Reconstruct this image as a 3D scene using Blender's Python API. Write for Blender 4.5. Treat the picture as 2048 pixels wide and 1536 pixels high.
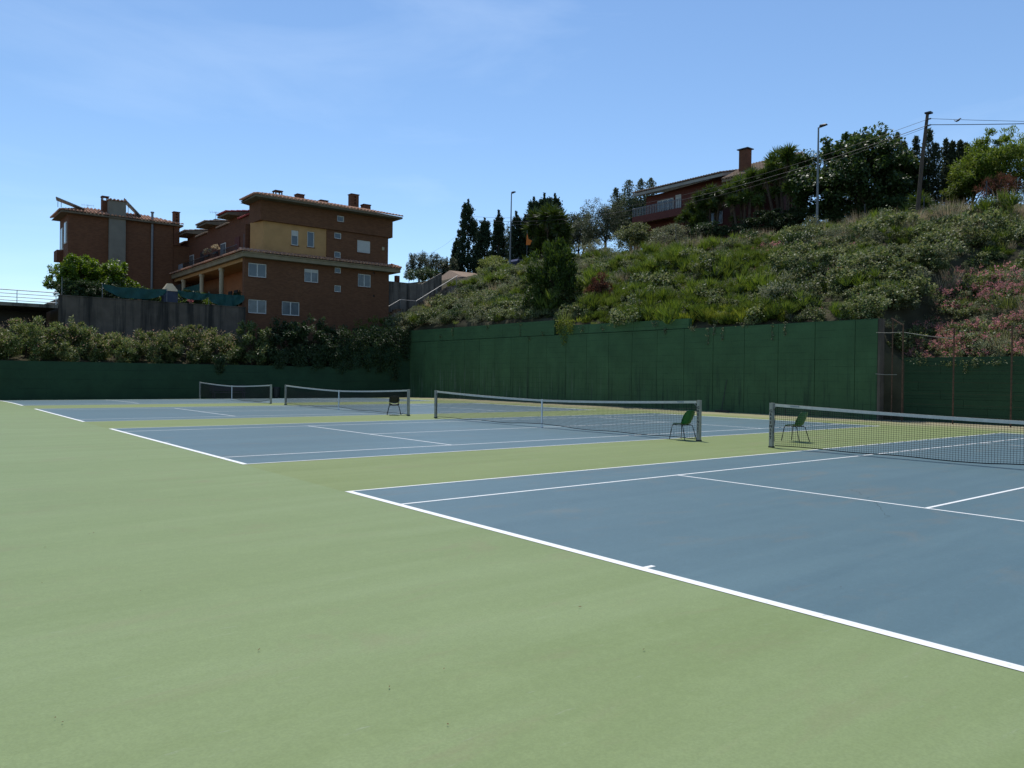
import bpy, math, random
import numpy as np
from mathutils import Vector, Matrix

for o in list(bpy.data.objects): bpy.data.objects.remove(o)
scene = bpy.context.scene
C = scene.collection
R = math.radians

# ------------------------------------------------------------------ camera
CAM = np.array([-5.027, -10.014, 1.633]); YAW, PITCH, ROLL, FOC = R(51.315), R(-0.475), R(0.704), 1561.1
_f = np.array([math.cos(PITCH)*math.cos(YAW), math.cos(PITCH)*math.sin(YAW), math.sin(PITCH)])
_r0 = np.array([math.sin(YAW), -math.cos(YAW), 0]); _u0 = np.cross(_r0, _f)
_r = math.cos(ROLL)*_r0 + math.sin(ROLL)*_u0; _u = -math.sin(ROLL)*_r0 + math.cos(ROLL)*_u0
cd = bpy.data.cameras.new('camera'); cam = bpy.data.objects.new('camera', cd); C.objects.link(cam)
cd.sensor_width = 36; cd.lens = FOC/2048*36; cd.clip_end = 6000; cd.clip_start = .05
M = Matrix.Identity(4)
for i in range(3): M[i][0], M[i][1], M[i][2], M[i][3] = _r[i], _u[i], -_f[i], CAM[i]
cam.matrix_world = M; scene.camera = cam

def at(px, py, X=None, Y=None, Z=None):
    """point seen at photograph pixel (px,py) on the plane X=, Y= or Z= (metres)"""
    d = _f + _r*(px-1024)/FOC - _u*(py-768)/FOC
    k, v = (0, X) if X is not None else ((1, Y) if Y is not None else (2, Z))
    t = (v-CAM[k])/d[k]; return CAM + t*d

# ------------------------------------------------------------------ sky, sun, exposure
SUN_AZ, SUN_EL = 62.0, 66.0
w = bpy.data.worlds.new('World'); scene.world = w; w.use_nodes = True
nt = w.node_tree; nt.nodes.clear()
def N(nt, t, **k):
    n = nt.nodes.new(t)
    for a, b in k.items(): setattr(n, a, b)
    return n
sky = N(nt, 'ShaderNodeTexSky', sky_type='NISHITA', sun_disc=False, sun_elevation=R(SUN_EL), sun_rotation=R(90-SUN_AZ), air_density=1.0, dust_density=0.0, ozone_density=5.0, altitude=100)
bg = N(nt, 'ShaderNodeBackground'); bg.inputs[1].default_value = 0.148
out = N(nt, 'ShaderNodeOutputWorld')
tc = N(nt, 'ShaderNodeTexCoord'); mp = N(nt, 'ShaderNodeMapping'); mp.inputs['Scale'].default_value = (1.1, 2.4, 7.0); mp.inputs['Rotation'].default_value = (0, .12, .5); mp.inputs['Location'].default_value = (2.9334, 3.2195, -0.1497)
nz = N(nt, 'ShaderNodeTexNoise'); nz.inputs['Scale'].default_value = 1.25; nz.inputs['Detail'].default_value = 7; nz.inputs['Roughness'].default_value = .55; nz.inputs['Distortion'].default_value = .5
cr = N(nt, 'ShaderNodeValToRGB'); cr.color_ramp.elements[0].position = .53; cr.color_ramp.elements[1].position = .95
cr.color_ramp.elements[1].color = (.17, .17, .17, 1)
mx = N(nt, 'ShaderNodeMix', data_type='RGBA'); mx.inputs[7].default_value = (8.6, 9.4, 10.4, 1)
L = nt.links.new
L(tc.outputs['Generated'], mp.inputs[0]); L(mp.outputs[0], nz.inputs[0]); L(nz.outputs[0], cr.inputs[0]); L(cr.outputs[0], mx.inputs[0])
L(sky.outputs[0], mx.inputs[6]); tint = N(nt, 'ShaderNodeMix', data_type='RGBA', blend_type='MULTIPLY'); tint.inputs[0].default_value = 1; tint.inputs[7].default_value = (1.0, 1.02, 1.0, 1); L(mx.outputs[2], tint.inputs[6]); L(tint.outputs[2], bg.inputs[0]); L(bg.outputs[0], out.inputs[0])

sl = bpy.data.lights.new('sun', 'SUN'); sl.energy = 3.9; sl.angle = R(.55); sl.color = (1, .955, .88)
so = bpy.data.objects.new('sun', sl); C.objects.link(so)
sv = Vector((math.cos(R(SUN_EL))*math.cos(R(SUN_AZ)), math.cos(R(SUN_EL))*math.sin(R(SUN_AZ)), math.sin(R(SUN_EL))))
so.rotation_euler = sv.to_track_quat('Z', 'Y').to_euler(); so.location = (0, 0, 60)
vs = scene.view_settings; vs.view_transform = 'Standard'; vs.look = 'None'; vs.gamma = 1; vs.use_curve_mapping = False
vs.exposure = 0.05

# ------------------------------------------------------------------ helpers
ORG = {}
def setp(o, label=None, cat=None, group=None, kind=None):
    if label: o['label'] = label
    if cat: o['category'] = cat
    if group: o['group'] = group
    if kind: o['kind'] = kind
    return o
def thing(name, label, cat, loc, group=None):
    o = bpy.data.objects.new(name, None); C.objects.link(o); o.location = loc; o.empty_display_size = .2
    ORG[o] = Vector(loc); return setp(o, label, cat, group)
def link(me, name, parent=None, loc=None):
    o = bpy.data.objects.new(name, me); C.objects.link(o)
    if parent is not None: o.parent = parent; ORG[o] = ORG[parent]
    else: o.location = loc or (0, 0, 0); ORG[o] = Vector(loc or (0, 0, 0))
    return o
def copy_tree(o, parent=None):
    c = o.copy(); C.objects.link(c); c.parent = parent
    for ch in list(o.children): copy_tree(ch, c)
    return c
class MB:
    def __init__(s): s.v = []; s.f = []
    def add(s, vs_, fs):
        b = len(s.v); s.v += [tuple(map(float, p)) for p in vs_]; s.f += [tuple(i+b for i in q) for q in fs]; return s
    def box(s, x0, x1, y0, y1, z0, z1):
        return s.add([(x0,y0,z0),(x1,y0,z0),(x1,y1,z0),(x0,y1,z0),(x0,y0,z1),(x1,y0,z1),(x1,y1,z1),(x0,y1,z1)],
                     [(3,2,1,0),(4,5,6,7),(0,1,5,4),(1,2,6,5),(2,3,7,6),(3,0,4,7)])
    def hexa(s, p):   # 8 points: bottom ring then top ring
        return s.add(p, [(3,2,1,0),(4,5,6,7),(0,1,5,4),(1,2,6,5),(2,3,7,6),(3,0,4,7)])
    def quad(s, *p): return s.add(p, [tuple(range(len(p)))])
    def tube(s, pts, r, n=6, cap=True):
        pts = [Vector(p) for p in pts]; m = len(pts)
        rr = r if hasattr(r, '__len__') else [r]*m
        vs_, fs = [], []
        up = None
        for i, p in enumerate(pts):
            d = (pts[min(i+1, m-1)]-pts[max(i-1, 0)]).normalized()
            if up is None:
                up = Vector((0,0,1)) if abs(d.z) < .9 else Vector((1,0,0))
            a = d.cross(up).normalized(); b = a.cross(d).normalized(); up = b
            for k in range(n):
                t = 2*math.pi*(k+.5)/n; vs_.append(p + (a*math.cos(t)+b*math.sin(t))*rr[i])
        for i in range(m-1):
            for k in range(n):
                fs.append((i*n+k, i*n+(k+1) % n, (i+1)*n+(k+1) % n, (i+1)*n+k))
        if cap: fs.append(tuple(reversed(range(n)))); fs.append(tuple(range((m-1)*n, m*n)))
        return s.add(vs_, fs)
    def build(s, name, mat, parent=None, loc=None, smooth=False):
        o_ = ORG[parent] if parent is not None else Vector(loc or (0,0,0))
        me = bpy.data.meshes.new(name)
        me.from_pydata([(x-o_.x, y-o_.y, z-o_.z) for x, y, z in s.v], [], s.f)
        me.materials.append(mat); me.update()
        if smooth: me.shade_smooth()
        return link(me, name, parent, loc)
def tag(o, label, cat, group=None): return setp(o, label, cat, group)
def struct(o): o['kind'] = 'structure'; return o

def npmesh(name, V, F, mat):
    """V (n,3), F (m,4) -> mesh, fast"""
    me = bpy.data.meshes.new(name); V = np.asarray(V, np.float32); F = np.asarray(F, np.int32)
    me.vertices.add(len(V)); me.vertices.foreach_set('co', V.ravel())
    k = F.shape[1]; me.loops.add(F.size); me.loops.foreach_set('vertex_index', F.ravel())
    me.polygons.add(len(F)); me.polygons.foreach_set('loop_start', np.arange(0, F.size, k, dtype=np.int32))
    me.update(calc_edges=True)
    for m_ in (mat if isinstance(mat, list) else [mat]): me.materials.append(m_)
    return me

# ------------------------------------------------------------------ materials
def newmat(name):
    m = bpy.data.materials.new(name); m.use_nodes = True; nt = m.node_tree; nt.nodes.clear()
    o = N(nt, 'ShaderNodeOutputMaterial'); p = N(nt, 'ShaderNodeBsdfPrincipled'); nt.links.new(p.outputs[0], o.inputs[0])
    return m, nt, p, o
def c4(c): return (c[0], c[1], c[2], 1)
def noise(nt, vec, scale, detail=4, rough=.55, dist=0):
    n = N(nt, 'ShaderNodeTexNoise'); n.inputs['Scale'].default_value = scale; n.inputs['Detail'].default_value = detail
    n.inputs['Roughness'].default_value = rough; n.inputs['Distortion'].default_value = dist; nt.links.new(vec, n.inputs[0]); return n.outputs[0]
def ramp(nt, fac, a, b, ca=(0,0,0), cb=(1,1,1)):
    r = N(nt, 'ShaderNodeValToRGB'); e = r.color_ramp.elements; e[0].position = a; e[1].position = b; e[0].color = c4(ca); e[1].color = c4(cb)
    nt.links.new(fac, r.inputs[0]); return r.outputs[0]
def mixc(nt, fac, a, b, mode='MIX'):
    m = N(nt, 'ShaderNodeMix', data_type='RGBA', blend_type=mode)
    for s_, v in ((0, fac), (6, a), (7, b)):
        if isinstance(v, (int, float)): m.inputs[s_].default_value = v
        elif isinstance(v, tuple): m.inputs[s_].default_value = c4(v)
        else: nt.links.new(v, m.inputs[s_])
    return m.outputs[2]
def mathn(nt, op, a, b=0.0):
    m = N(nt, 'ShaderNodeMath', operation=op)
    for s_, v in ((0, a), (1, b)):
        if isinstance(v, (int, float)): m.inputs[s_].default_value = v
        else: nt.links.new(v, m.inputs[s_])
    return m.outputs[0]
def pos(nt, scale=(1,1,1), rot=(0,0,0)):
    g = N(nt, 'ShaderNodeNewGeometry'); m = N(nt, 'ShaderNodeMapping'); m.inputs['Scale'].default_value = scale; m.inputs['Rotation'].default_value = rot
    nt.links.new(g.outputs['Position'], m.inputs[0]); return m.outputs[0]
def bump(nt, p, h, strength=.3, dist=.02):
    b = N(nt, 'ShaderNodeBump'); b.inputs['Strength'].default_value = strength; b.inputs['Distance'].default_value = dist
    nt.links.new(h, b.inputs['Height']); nt.links.new(b.outputs[0], p.inputs['Normal'])
def pbr(name, col, rough=.7, var=.2, scale=2.0, spec=.3, metal=0, bmp=0, bscale=40, objrand=0, stretch=(1,1,1)):
    m, nt, p, o = newmat(name)
    n = noise(nt, pos(nt, stretch), scale, 5)
    c = mixc(nt, ramp(nt, n, .3, .7), tuple(x*(1-var) for x in col), tuple(min(1, x*(1+var)) for x in col))
    if objrand:
        oi = N(nt, 'ShaderNodeObjectInfo'); hs = N(nt, 'ShaderNodeHueSaturation')
        nt.links.new(c, hs.inputs['Color']); nt.links.new(mathn(nt, 'MULTIPLY_ADD', oi.outputs['Random'], objrand), hs.inputs['Value'])
        hs.inputs['Value'].links[0].from_node.inputs[2].default_value = 1-objrand/2
        c = hs.outputs[0]
    nt.links.new(c, p.inputs['Base Color']); p.inputs['Roughness'].default_value = rough
    p.inputs['Specular IOR Level'].default_value = spec; p.inputs['Metallic'].default_value = metal
    if bmp: bump(nt, p, noise(nt, pos(nt), bscale, 3), bmp)
    return m

def court_mat(name, col, dark, light, tan=None, rough=.6, spec=.18):
    m, nt, p, o = newmat(name)
    g1a = noise(nt, pos(nt, (.10, .9, 1), (0, 0, R(14))), 1.0, 5, .55, .6)     # squeegee streaks
    g1b = noise(nt, pos(nt, (.22, 2.6, 1), (0, 0, R(9))), 1.0, 6, .6, .8)
    g1 = mathn(nt, 'ADD', mathn(nt, 'MULTIPLY', g1a, .5), mathn(nt, 'MULTIPLY', g1b, .5))
    g2 = noise(nt, pos(nt), .22, 4, .5, .3)
    g3 = noise(nt, pos(nt), 2.2, 5, .65)
    c = mixc(nt, ramp(nt, g1, .37, .63), dark, light)
    c = mixc(nt, .25, c, col)
    c = mixc(nt, mathn(nt, 'MULTIPLY', ramp(nt, g2, .35, .75), .45), c, tuple(x*.86 for x in col))
    c = mixc(nt, mathn(nt, 'MULTIPLY', ramp(nt, g3, .52, .8), .35), c, tuple(min(1, x*1.22+.015) for x in col))
    # scuffs: sparse small light scratches
    s = noise(nt, pos(nt, (1, 7, 1), (0, 0, R(30))), 3.0, 6, .7)
    c = mixc(nt, mathn(nt, 'MULTIPLY', ramp(nt, s, .63, .74), .30), c, (.42, .43, .38))
    d = noise(nt, pos(nt), 60, 2, .5)
    c = mixc(nt, mathn(nt, 'MULTIPLY', ramp(nt, d, .35, .65), .34), c, tuple(x*.66 for x in col))
    d2 = noise(nt, pos(nt), 17, 4, .65)
    c = mixc(nt, mathn(nt, 'MULTIPLY', ramp(nt, d2, .45, .75), .30), c, tuple(min(1, x*1.25) for x in col))
    k = noise(nt, pos(nt, (.6, 1.6, 1)), .9, 6, .7, 1.0)
    c = mixc(nt, mathn(nt, 'MULTIPLY', ramp(nt, k, .55, .75), .34), c, (.22, .17, .11))     # dusty brown marks
    if tan:
        g = N(nt, 'ShaderNodeNewGeometry'); sx = N(nt, 'ShaderNodeSeparateXYZ'); nt.links.new(g.outputs['Position'], sx.inputs[0])
        wv = mathn(nt, 'ADD', sx.outputs[0], mathn(nt, 'MULTIPLY', noise(nt, pos(nt), .45, 5, .6), 5.0))
        f = N(nt, 'ShaderNodeMapRange'); f.inputs[1].default_value = 26.8; f.inputs[2].default_value = 30.2; nt.links.new(wv, f.inputs[0])
        c = mixc(nt, mathn(nt, 'MULTIPLY', f.outputs[0], .8), c, tan)
    nt.links.new(c, p.inputs['Base Color']); p.inputs['Roughness'].default_value = rough
    p.inputs['Specular IOR Level'].default_value = spec
    bump(nt, p, noise(nt, pos(nt), 130, 3, .6), .35, .004)
    return m
def green_wall(name, col, streaks=True, boards=.33):
    m, nt, p, o = newmat(name)
    n = noise(nt, pos(nt), .8, 5, .6); n2 = noise(nt, pos(nt), 7, 4, .6)
    c = mixc(nt, ramp(nt, n, .3, .7), tuple(x*.80 for x in col), tuple(x*1.15 for x in col))
    c = mixc(nt, mathn(nt, 'MULTIPLY', ramp(nt, n2, .55, .75), .35), c, tuple(x*.6 for x in col))
    oi = N(nt, 'ShaderNodeObjectInfo')
    c = mixc(nt, mathn(nt, 'MULTIPLY', oi.outputs['Random'], .22), c, tuple(x*.55 for x in col))
    if streaks:
        g = N(nt, 'ShaderNodeNewGeometry'); sx = N(nt, 'ShaderNodeSeparateXYZ'); nt.links.new(g.outputs['Position'], sx.inputs[0])
        s = noise(nt, pos(nt, (6, 6, .35)), 1.0, 5, .6)
        low = N(nt, 'ShaderNodeMapRange'); low.inputs[1].default_value = 3.2; low.inputs[2].default_value = .2; nt.links.new(sx.outputs[2], low.inputs[0])
        far = N(nt, 'ShaderNodeMapRange'); far.inputs[1].default_value = 16; far.inputs[2].default_value = 40; nt.links.new(sx.outputs[1], far.inputs[0])
        k = mathn(nt, 'MULTIPLY', mathn(nt, 'MULTIPLY', ramp(nt, s, .56, .66), low.outputs[0]), far.outputs[0])
        c = mixc(nt, mathn(nt, 'MULTIPLY', k, .75), c, (.16, .19, .16))
        s2 = noise(nt, pos(nt, (4, 4, .25)), 1.3, 5, .6)
        c = mixc(nt, mathn(nt, 'MULTIPLY', mathn(nt, 'MULTIPLY', ramp(nt, s2, .52, .66), low.outputs[0]), .7), c, (.012, .02, .016))
    nt.links.new(c, p.inputs['Base Color']); p.inputs['Roughness'].default_value = .75; p.inputs['Specular IOR Level'].default_value = .25
    w1 = N(nt, 'ShaderNodeTexWave', wave_type='BANDS', bands_direction='Z', wave_profile='SAW'); w1.inputs['Scale'].default_value = 1/boards*.314/1.0; w1.inputs['Distortion'].default_value = .3
    nt.links.new(pos(nt), w1.inputs[0])
    bump(nt, p, mathn(nt, 'ADD', w1.outputs['Fac'], mathn(nt, 'MULTIPLY', n2, .8)), .8, .02)
    lines = mathn(nt, 'MULTIPLY', ramp(nt, w1.outputs['Fac'], .90, .97), mathn(nt, 'MULTIPLY', ramp(nt, noise(nt, pos(nt, (.7, .7, 5)), 1.0, 4, .6), .42, .62), .6))
    nt.links.new(mixc(nt, lines, c, tuple(x*.35 for x in col)), p.inputs['Base Color'])
    return m
def concrete(name, col=(.17,.17,.165)):
    m, nt, p, o = newmat(name)
    s = noise(nt, pos(nt, (2.2, 2.2, .12)), 1.0, 6, .65); n = noise(nt, pos(nt), 1.2, 5)
    c = mixc(nt, ramp(nt, n, .3, .7), tuple(x*.75 for x in col), tuple(x*1.2 for x in col))
    c = mixc(nt, mathn(nt, 'MULTIPLY', ramp(nt, s, .45, .62), .85), c, (.022, .022, .02))
    s2 = noise(nt, pos(nt, (5, 5, .3)), 1.0, 4, .6)
    c = mixc(nt, mathn(nt, 'MULTIPLY', ramp(nt, s2, .6, .7), .5), c, tuple(min(1, x*1.5) for x in col))
    nt.links.new(c, p.inputs['Base Color']); p.inputs['Roughness'].default_value = .9; p.inputs['Specular IOR Level'].default_value = .15
    w1 = N(nt, 'ShaderNodeTexWave', wave_type='BANDS', bands_direction='Z', wave_profile='SAW'); w1.inputs['Scale'].default_value = 1.2
    nt.links.new(pos(nt), w1.inputs[0]); bump(nt, p, w1.outputs['Fac'], .35, .02)
    return m
def brick(name, col, mortar):
    m, nt, p, o = newmat(name)
    g = N(nt, 'ShaderNodeNewGeometry'); sx = N(nt, 'ShaderNodeSeparateXYZ'); cx = N(nt, 'ShaderNodeCombineXYZ')
    nt.links.new(g.outputs['Position'], sx.inputs[0])
    nt.links.new(mathn(nt, 'ADD', sx.outputs[0], sx.outputs[1]), cx.inputs[0]); nt.links.new(sx.outputs[2], cx.inputs[1])
    b = N(nt, 'ShaderNodeTexBrick'); b.inputs['Scale'].default_value = 1; b.inputs['Brick Width'].default_value = .26; b.inputs['Row Height'].default_value = .075; b.inputs['Mortar Size'].default_value = .006
    b.inputs['Color1'].default_value = c4(tuple(x*.82 for x in col)); b.inputs['Color2'].default_value = c4(tuple(x*1.18 for x in col)); b.inputs['Mortar'].default_value = c4(mortar)
    nt.links.new(cx.outputs[0], b.inputs[0])
    n = noise(nt, pos(nt, (1, 1, .5)), .6, 5); c = mixc(nt, mathn(nt, 'MULTIPLY', ramp(nt, n, .4, .7), .35), b.outputs['Color'], tuple(x*.7 for x in col))
    nt.links.new(c, p.inputs['Base Color']); p.inputs['Roughness'].default_value = .9; p.inputs['Specular IOR Level'].default_value = .15
    bump(nt, p, b.outputs['Fac'], -.3, .008)
    return m
def leafmat(name, cols, trans=.35, rough=.45, spec=.4, vary=.25):
    m, nt, p, o = newmat(name)
    g = N(nt, 'ShaderNodeNewGeometry'); oi = N(nt, 'ShaderNodeObjectInfo')
    r = N(nt, 'ShaderNodeValToRGB'); e = r.color_ramp.elements
    while len(e) < len(cols): e.new(.5)
    for i, cc in enumerate(cols): e[i].position = i/max(1, len(cols)-1); e[i].color = c4(cc)
    nt.links.new(g.outputs['Random Per Island'], r.inputs[0])
    hs = N(nt, 'ShaderNodeHueSaturation'); nt.links.new(r.outputs[0], hs.inputs['Color'])
    mr = N(nt, 'ShaderNodeMapRange'); mr.inputs[3].default_value = 1-vary; mr.inputs[4].default_value = 1+vary; nt.links.new(oi.outputs['Random'], mr.inputs[0]); nt.links.new(mr.outputs[0], hs.inputs['Value'])
    nt.links.new(hs.outputs[0], p.inputs['Base Color']); p.inputs['Roughness'].default_value = rough; p.inputs['Specular IOR Level'].default_value = spec
    t = N(nt, 'ShaderNodeBsdfTranslucent'); hs2 = N(nt, 'ShaderNodeHueSaturation'); hs2.inputs['Hue'].default_value = .485; hs2.inputs['Value'].default_value = 1.5; hs2.inputs['Saturation'].default_value = 1.1
    nt.links.new(hs.outputs[0], hs2.inputs['Color']); nt.links.new(hs2.outputs[0], t.inputs[0])
    ms = N(nt, 'ShaderNodeMixShader'); ms.inputs[0].default_value = trans
    nt.links.new(p.outputs[0], ms.inputs[1]); nt.links.new(t.outputs[0], ms.inputs[2]); nt.links.new(ms.outputs[0], o.inputs[0])
    return m
def plain(name, col, rough=.5, spec=.4, metal=0, var=.08): return pbr(name, col, rough, var, 6, spec, metal)

m_apron = court_mat('green acrylic apron', (.202,.258,.108), (.174,.228,.086), (.230,.288,.134))
m_surr = court_mat('green acrylic between courts', (.194,.240,.086), (.164,.208,.066), (.224,.272,.108), tan=(.36,.30,.20))
m_blue = court_mat('blue acrylic', (.090,.156,.178), (.070,.130,.154), (.110,.184,.204), rough=.45, spec=.35)
def line_mat():
    m, nt, p, o = newmat('white court paint')
    n = noise(nt, pos(nt), 9, 6, .7); c = mixc(nt, ramp(nt, n, .58, .75), (.78,.78,.75), (.42,.44,.43))
    nt.links.new(c, p.inputs['Base Color']); p.inputs['Roughness'].default_value = .6
    return m
m_line = line_mat()
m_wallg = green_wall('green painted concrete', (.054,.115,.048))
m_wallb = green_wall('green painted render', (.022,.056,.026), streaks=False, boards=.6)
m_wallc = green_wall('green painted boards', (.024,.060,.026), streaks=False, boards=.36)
m_conc = concrete('stained concrete', (.12,.096,.076)); m_conc2 = concrete('grey render', (.19,.165,.135))
m_brick = brick('brown brick', (.150,.066,.034), (.12,.075,.05)); m_brick2 = brick('red brick', (.14,.056,.032), (.12,.075,.05))
m_yel = pbr('ochre render', (.42,.24,.105), .9, .1, 1.2, .08); m_cream = pbr('cream render', (.40,.33,.22), .85, .12, 1.5)
m_soff = pbr('dark eave boards', (.15,.125,.09), .9, .15, 2, .1); m_course = pbr('grey ochre course', (.25,.20,.13), .9, .15, 1.5, .1)  # eave boards: their own even dark tone
m_tile = pbr('terracotta tile', (.42,.235,.155), .85, .4, 4, .15); m_tile2 = pbr('pale tile', (.24,.17,.12), .85, .25, 5, .2); m_tiler = pbr('red tile', (.30,.05,.045), .7, .2, 4, .2)
m_white = plain('white paint', (.72,.72,.70)); m_wframe = plain('white window frame', (.52,.51,.48), .5)
m_glass = pbr('window glass', (.06,.075,.085), .06, .2, .7, .6); m_curt = pbr('curtained glass', (.115,.13,.14), .12, .35, .9, .5)
m_shut = pbr('roller shutter', (.46,.45,.42), .6, .05, 3)
m_dark = plain('dark metal', (.025,.025,.028), .45, .4); m_alu = pbr('grey aluminium', (.32,.31,.275), .45, .15, 8, .5, .3)
m_galv = pbr('galvanised steel', (.17,.175,.18), .5, .12, 6, .5, .4); m_rust = pbr('rusty steel', (.10,.055,.035), .8, .4, 9, .2)
m_black = plain('black plastic', (.012,.012,.013), .42); m_cord = plain('black net cord', (.012,.012,.014), .7, .2)
m_tape = pbr('white net tape', (.58,.54,.47), .75, .1, 10, .2); m_gplas = plain('green plastic', (.012,.11,.032), .38, .5, 0, .15)
m_letter = plain('black lettering', (.02,.02,.022), .6)
m_wood = pbr('weathered pole wood', (.085,.065,.05), .85, .35, 5, .2, stretch=(6,6,.5)); m_bark = pbr('bark', (.07,.05,.036), .9, .4, 6, .15, bmp=.5, bscale=20)
m_soil = pbr('dry soil', (.13,.098,.066), .95, .35, .7, .1, bmp=.6, bscale=8); m_hill = pbr('hill soil', (.055,.05,.03), .95, .4, .6, .1, bmp=.6, bscale=5)
m_asph = pbr('asphalt', (.055,.055,.056), .9, .2, 3, .2, bmp=.3, bscale=80)
m_tarp = pbr('green shade cloth', (.012,.062,.055), .7, .25, 3, .3); m_oran = plain('orange flag cloth', (.62,.16,.02), .8, .2)
m_redp = plain('red paint', (.115,.036,.028), .75, .2, 0, .2); m_rail = plain('white rail paint', (.62,.63,.64), .5)
m_wire = plain('black wire', (.015,.015,.016), .6)

LEAF = dict(
  oleander=leafmat('oleander leaf', [(.05,.085,.022),(.08,.12,.032),(.11,.15,.042),(.16,.18,.065),(.20,.19,.08)], .34, .5, .4),
  blossom=leafmat('oleander blossom', [(.40,.25,.17),(.46,.35,.22),(.36,.30,.15),(.48,.29,.24)], .3, .7, .2),
  dark=leafmat('dark leaf', [(.026,.052,.016),(.036,.064,.021),(.055,.088,.03)], .25, .55, .35),
  bramble=leafmat('bramble leaf', [(.055,.09,.026),(.095,.13,.042),(.15,.175,.066),(.24,.25,.13)], .32, .55, .38),
  bright=leafmat('bright leaf', [(.062,.104,.015),(.092,.142,.022),(.145,.185,.042)], .40, .6, .25),
  yellow=leafmat('yellow green leaf', [(.13,.17,.022),(.16,.20,.032),(.21,.235,.05)], .42, .6, .25),
  silver=leafmat('silver leaf', [(.10,.12,.06),(.15,.165,.09),(.22,.225,.14)], .32, .6, .3),
  citrus=leafmat('citrus leaf', [(.065,.125,.012),(.10,.175,.018),(.16,.23,.035)], .42, .45, .45),
  cypress=leafmat('cypress leaf', [(.014,.030,.012),(.022,.042,.017),(.035,.055,.024)], .15, .6, .25),
  conifer=leafmat('conifer sprays', [(.025,.05,.008),(.04,.075,.013),(.075,.12,.02)], .34, .6, .3),
  olive=leafmat('grey green leaf', [(.045,.062,.032),(.065,.085,.045),(.10,.115,.07)], .28, .58, .32),
  ficus=leafmat('ficus leaf', [(.030,.062,.015),(.046,.085,.021),(.085,.125,.04)], .30, .46, .45),
  yucca=leafmat('yucca leaf', [(.04,.072,.012),(.06,.098,.018),(.09,.13,.028)], .28, .45, .42),
  dead=leafmat('dead leaf', [(.13,.06,.035),(.17,.08,.05),(.10,.045,.03)], .2, .8, .1),
  dry=leafmat('dry grass blade', [(.28,.235,.14),(.36,.30,.19),(.46,.40,.28)], .4, .7, .2),
  grass=leafmat('grass blade', [(.095,.135,.034),(.14,.18,.045),(.21,.225,.085)], .4, .55, .3),
  pink=leafmat('pink flower', [(.40,.16,.18),(.50,.22,.24),(.42,.22,.18),(.34,.19,.13)], .3, .8, .1),
  straw=leafmat('skirt of dead leaves', [(.15,.10,.055),(.20,.14,.08)], .25, .8, .1),
)

# ------------------------------------------------------------------ foliage generators
def unit(v): return v/np.maximum(1e-9, np.linalg.norm(v, axis=-1, keepdims=True))
def rdir(rng, n): return unit(rng.normal(size=(n, 3)))
def leaf_vf(P, A, Nn, Ln, Wd, fold=.18, base=.45):
    """rhombic folded leaves"""
    A = unit(A); S = unit(np.cross(A, Nn)); Nn = np.cross(S, A)
    Ln = np.broadcast_to(np.asarray(Ln, float), (len(P),))[:, None]; Wd = np.broadcast_to(np.asarray(Wd, float), (len(P),))[:, None]
    a = P; c = P + A*Ln; m = P + A*Ln*base + Nn*Wd*fold
    V = np.stack([a, m+S*Wd/2, c, m-S*Wd/2], 1).reshape(-1, 3)
    F = np.arange(len(P)*4).reshape(-1, 4)
    return V, F
def join(parts):
    V, F, b = [], [], 0
    for v, f in parts: V.append(v); F.append(f+b); b += len(v)
    return np.concatenate(V), np.concatenate(F)
def crown(rng, n, rad, clumps=40, ll=.12, lw=.05, up=.3, droop=0., shell=.55, cr=.26, lowcut=-.6, center=(0,0,0)):
    """ellipsoidal crown of leaf clumps: light and dark clumps with gaps between"""
    rad = np.array(rad, float)
    d = rdir(rng, clumps*3); d = d[d[:, 2] > lowcut][:clumps]
    r = shell + (1-shell)*rng.random(len(d))**.7
    r *= 1 + .16*np.sin(d[:, 0]*5+rng.random()*6)*np.cos(d[:, 1]*4+rng.random()*6)
    cc = d*r[:, None]
    k = rng.integers(0, len(cc), n); dd = rdir(rng, n)
    q = cc[k] + dd*(cr*(.45+.7*rng.random(len(cc)))[k]*rng.random(n)**.45)[:, None]
    P = q*rad + np.array(center)
    out = unit(q/rad)
    A = unit(out*.5 + rdir(rng, n)*.8 + np.array([0, 0, up-droop]))
    Nn = unit(out*.4 + rdir(rng, n)*.6 + np.array([0, 0, .9]))
    s = .65+.7*rng.random(n)
    return leaf_vf(P, A, Nn, ll*s, lw*s)
def tuft(rng, n, r, h, w=.02, lean=.45, base_r=.15):
    a = rng.random(n)*2*math.pi; rr = base_r*np.sqrt(rng.random(n))
    P = np.stack([rr*np.cos(a), rr*np.sin(a), np.zeros(n)], 1)
    A = unit(np.stack([np.cos(a)*lean*rng.random(n), np.sin(a)*lean*rng.random(n), np.ones(n)], 1) + .12*rng.normal(size=(n, 3)))
    return leaf_vf(P, A, rdir(rng, n), h*(.5+.6*rng.random(n)), w, .1, .3)
def branches(mb, rng, base, top, r, limbs=6, spread=1.5, h0=.45):
    base = Vector(base); top = Vector(top); d = top-base
    pts = [base + d*t + Vector((rng.normal()*.05*d.length*t*.6, rng.normal()*.05*d.length*t*.6, 0)) for t in (0, .25, .5, .75, 1)]
    mb.tube(pts, [r*1.25, r, r*.8, r*.55, r*.25], 7)
    for i in range(limbs):
        t = h0 + (.95-h0)*rng.random(); p = base + d*t; a = rng.random()*6.283
        e = p + Vector((math.cos(a)*spread*(.6+.5*rng.random()), math.sin(a)*spread*(.6+.5*rng.random()), spread*(.3+.6*rng.random())))
        mid = (p+e)/2 + Vector((0, 0, .12*spread)); mb.tube([p, mid, e], [r*.5, r*.3, r*.1], 5)

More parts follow.
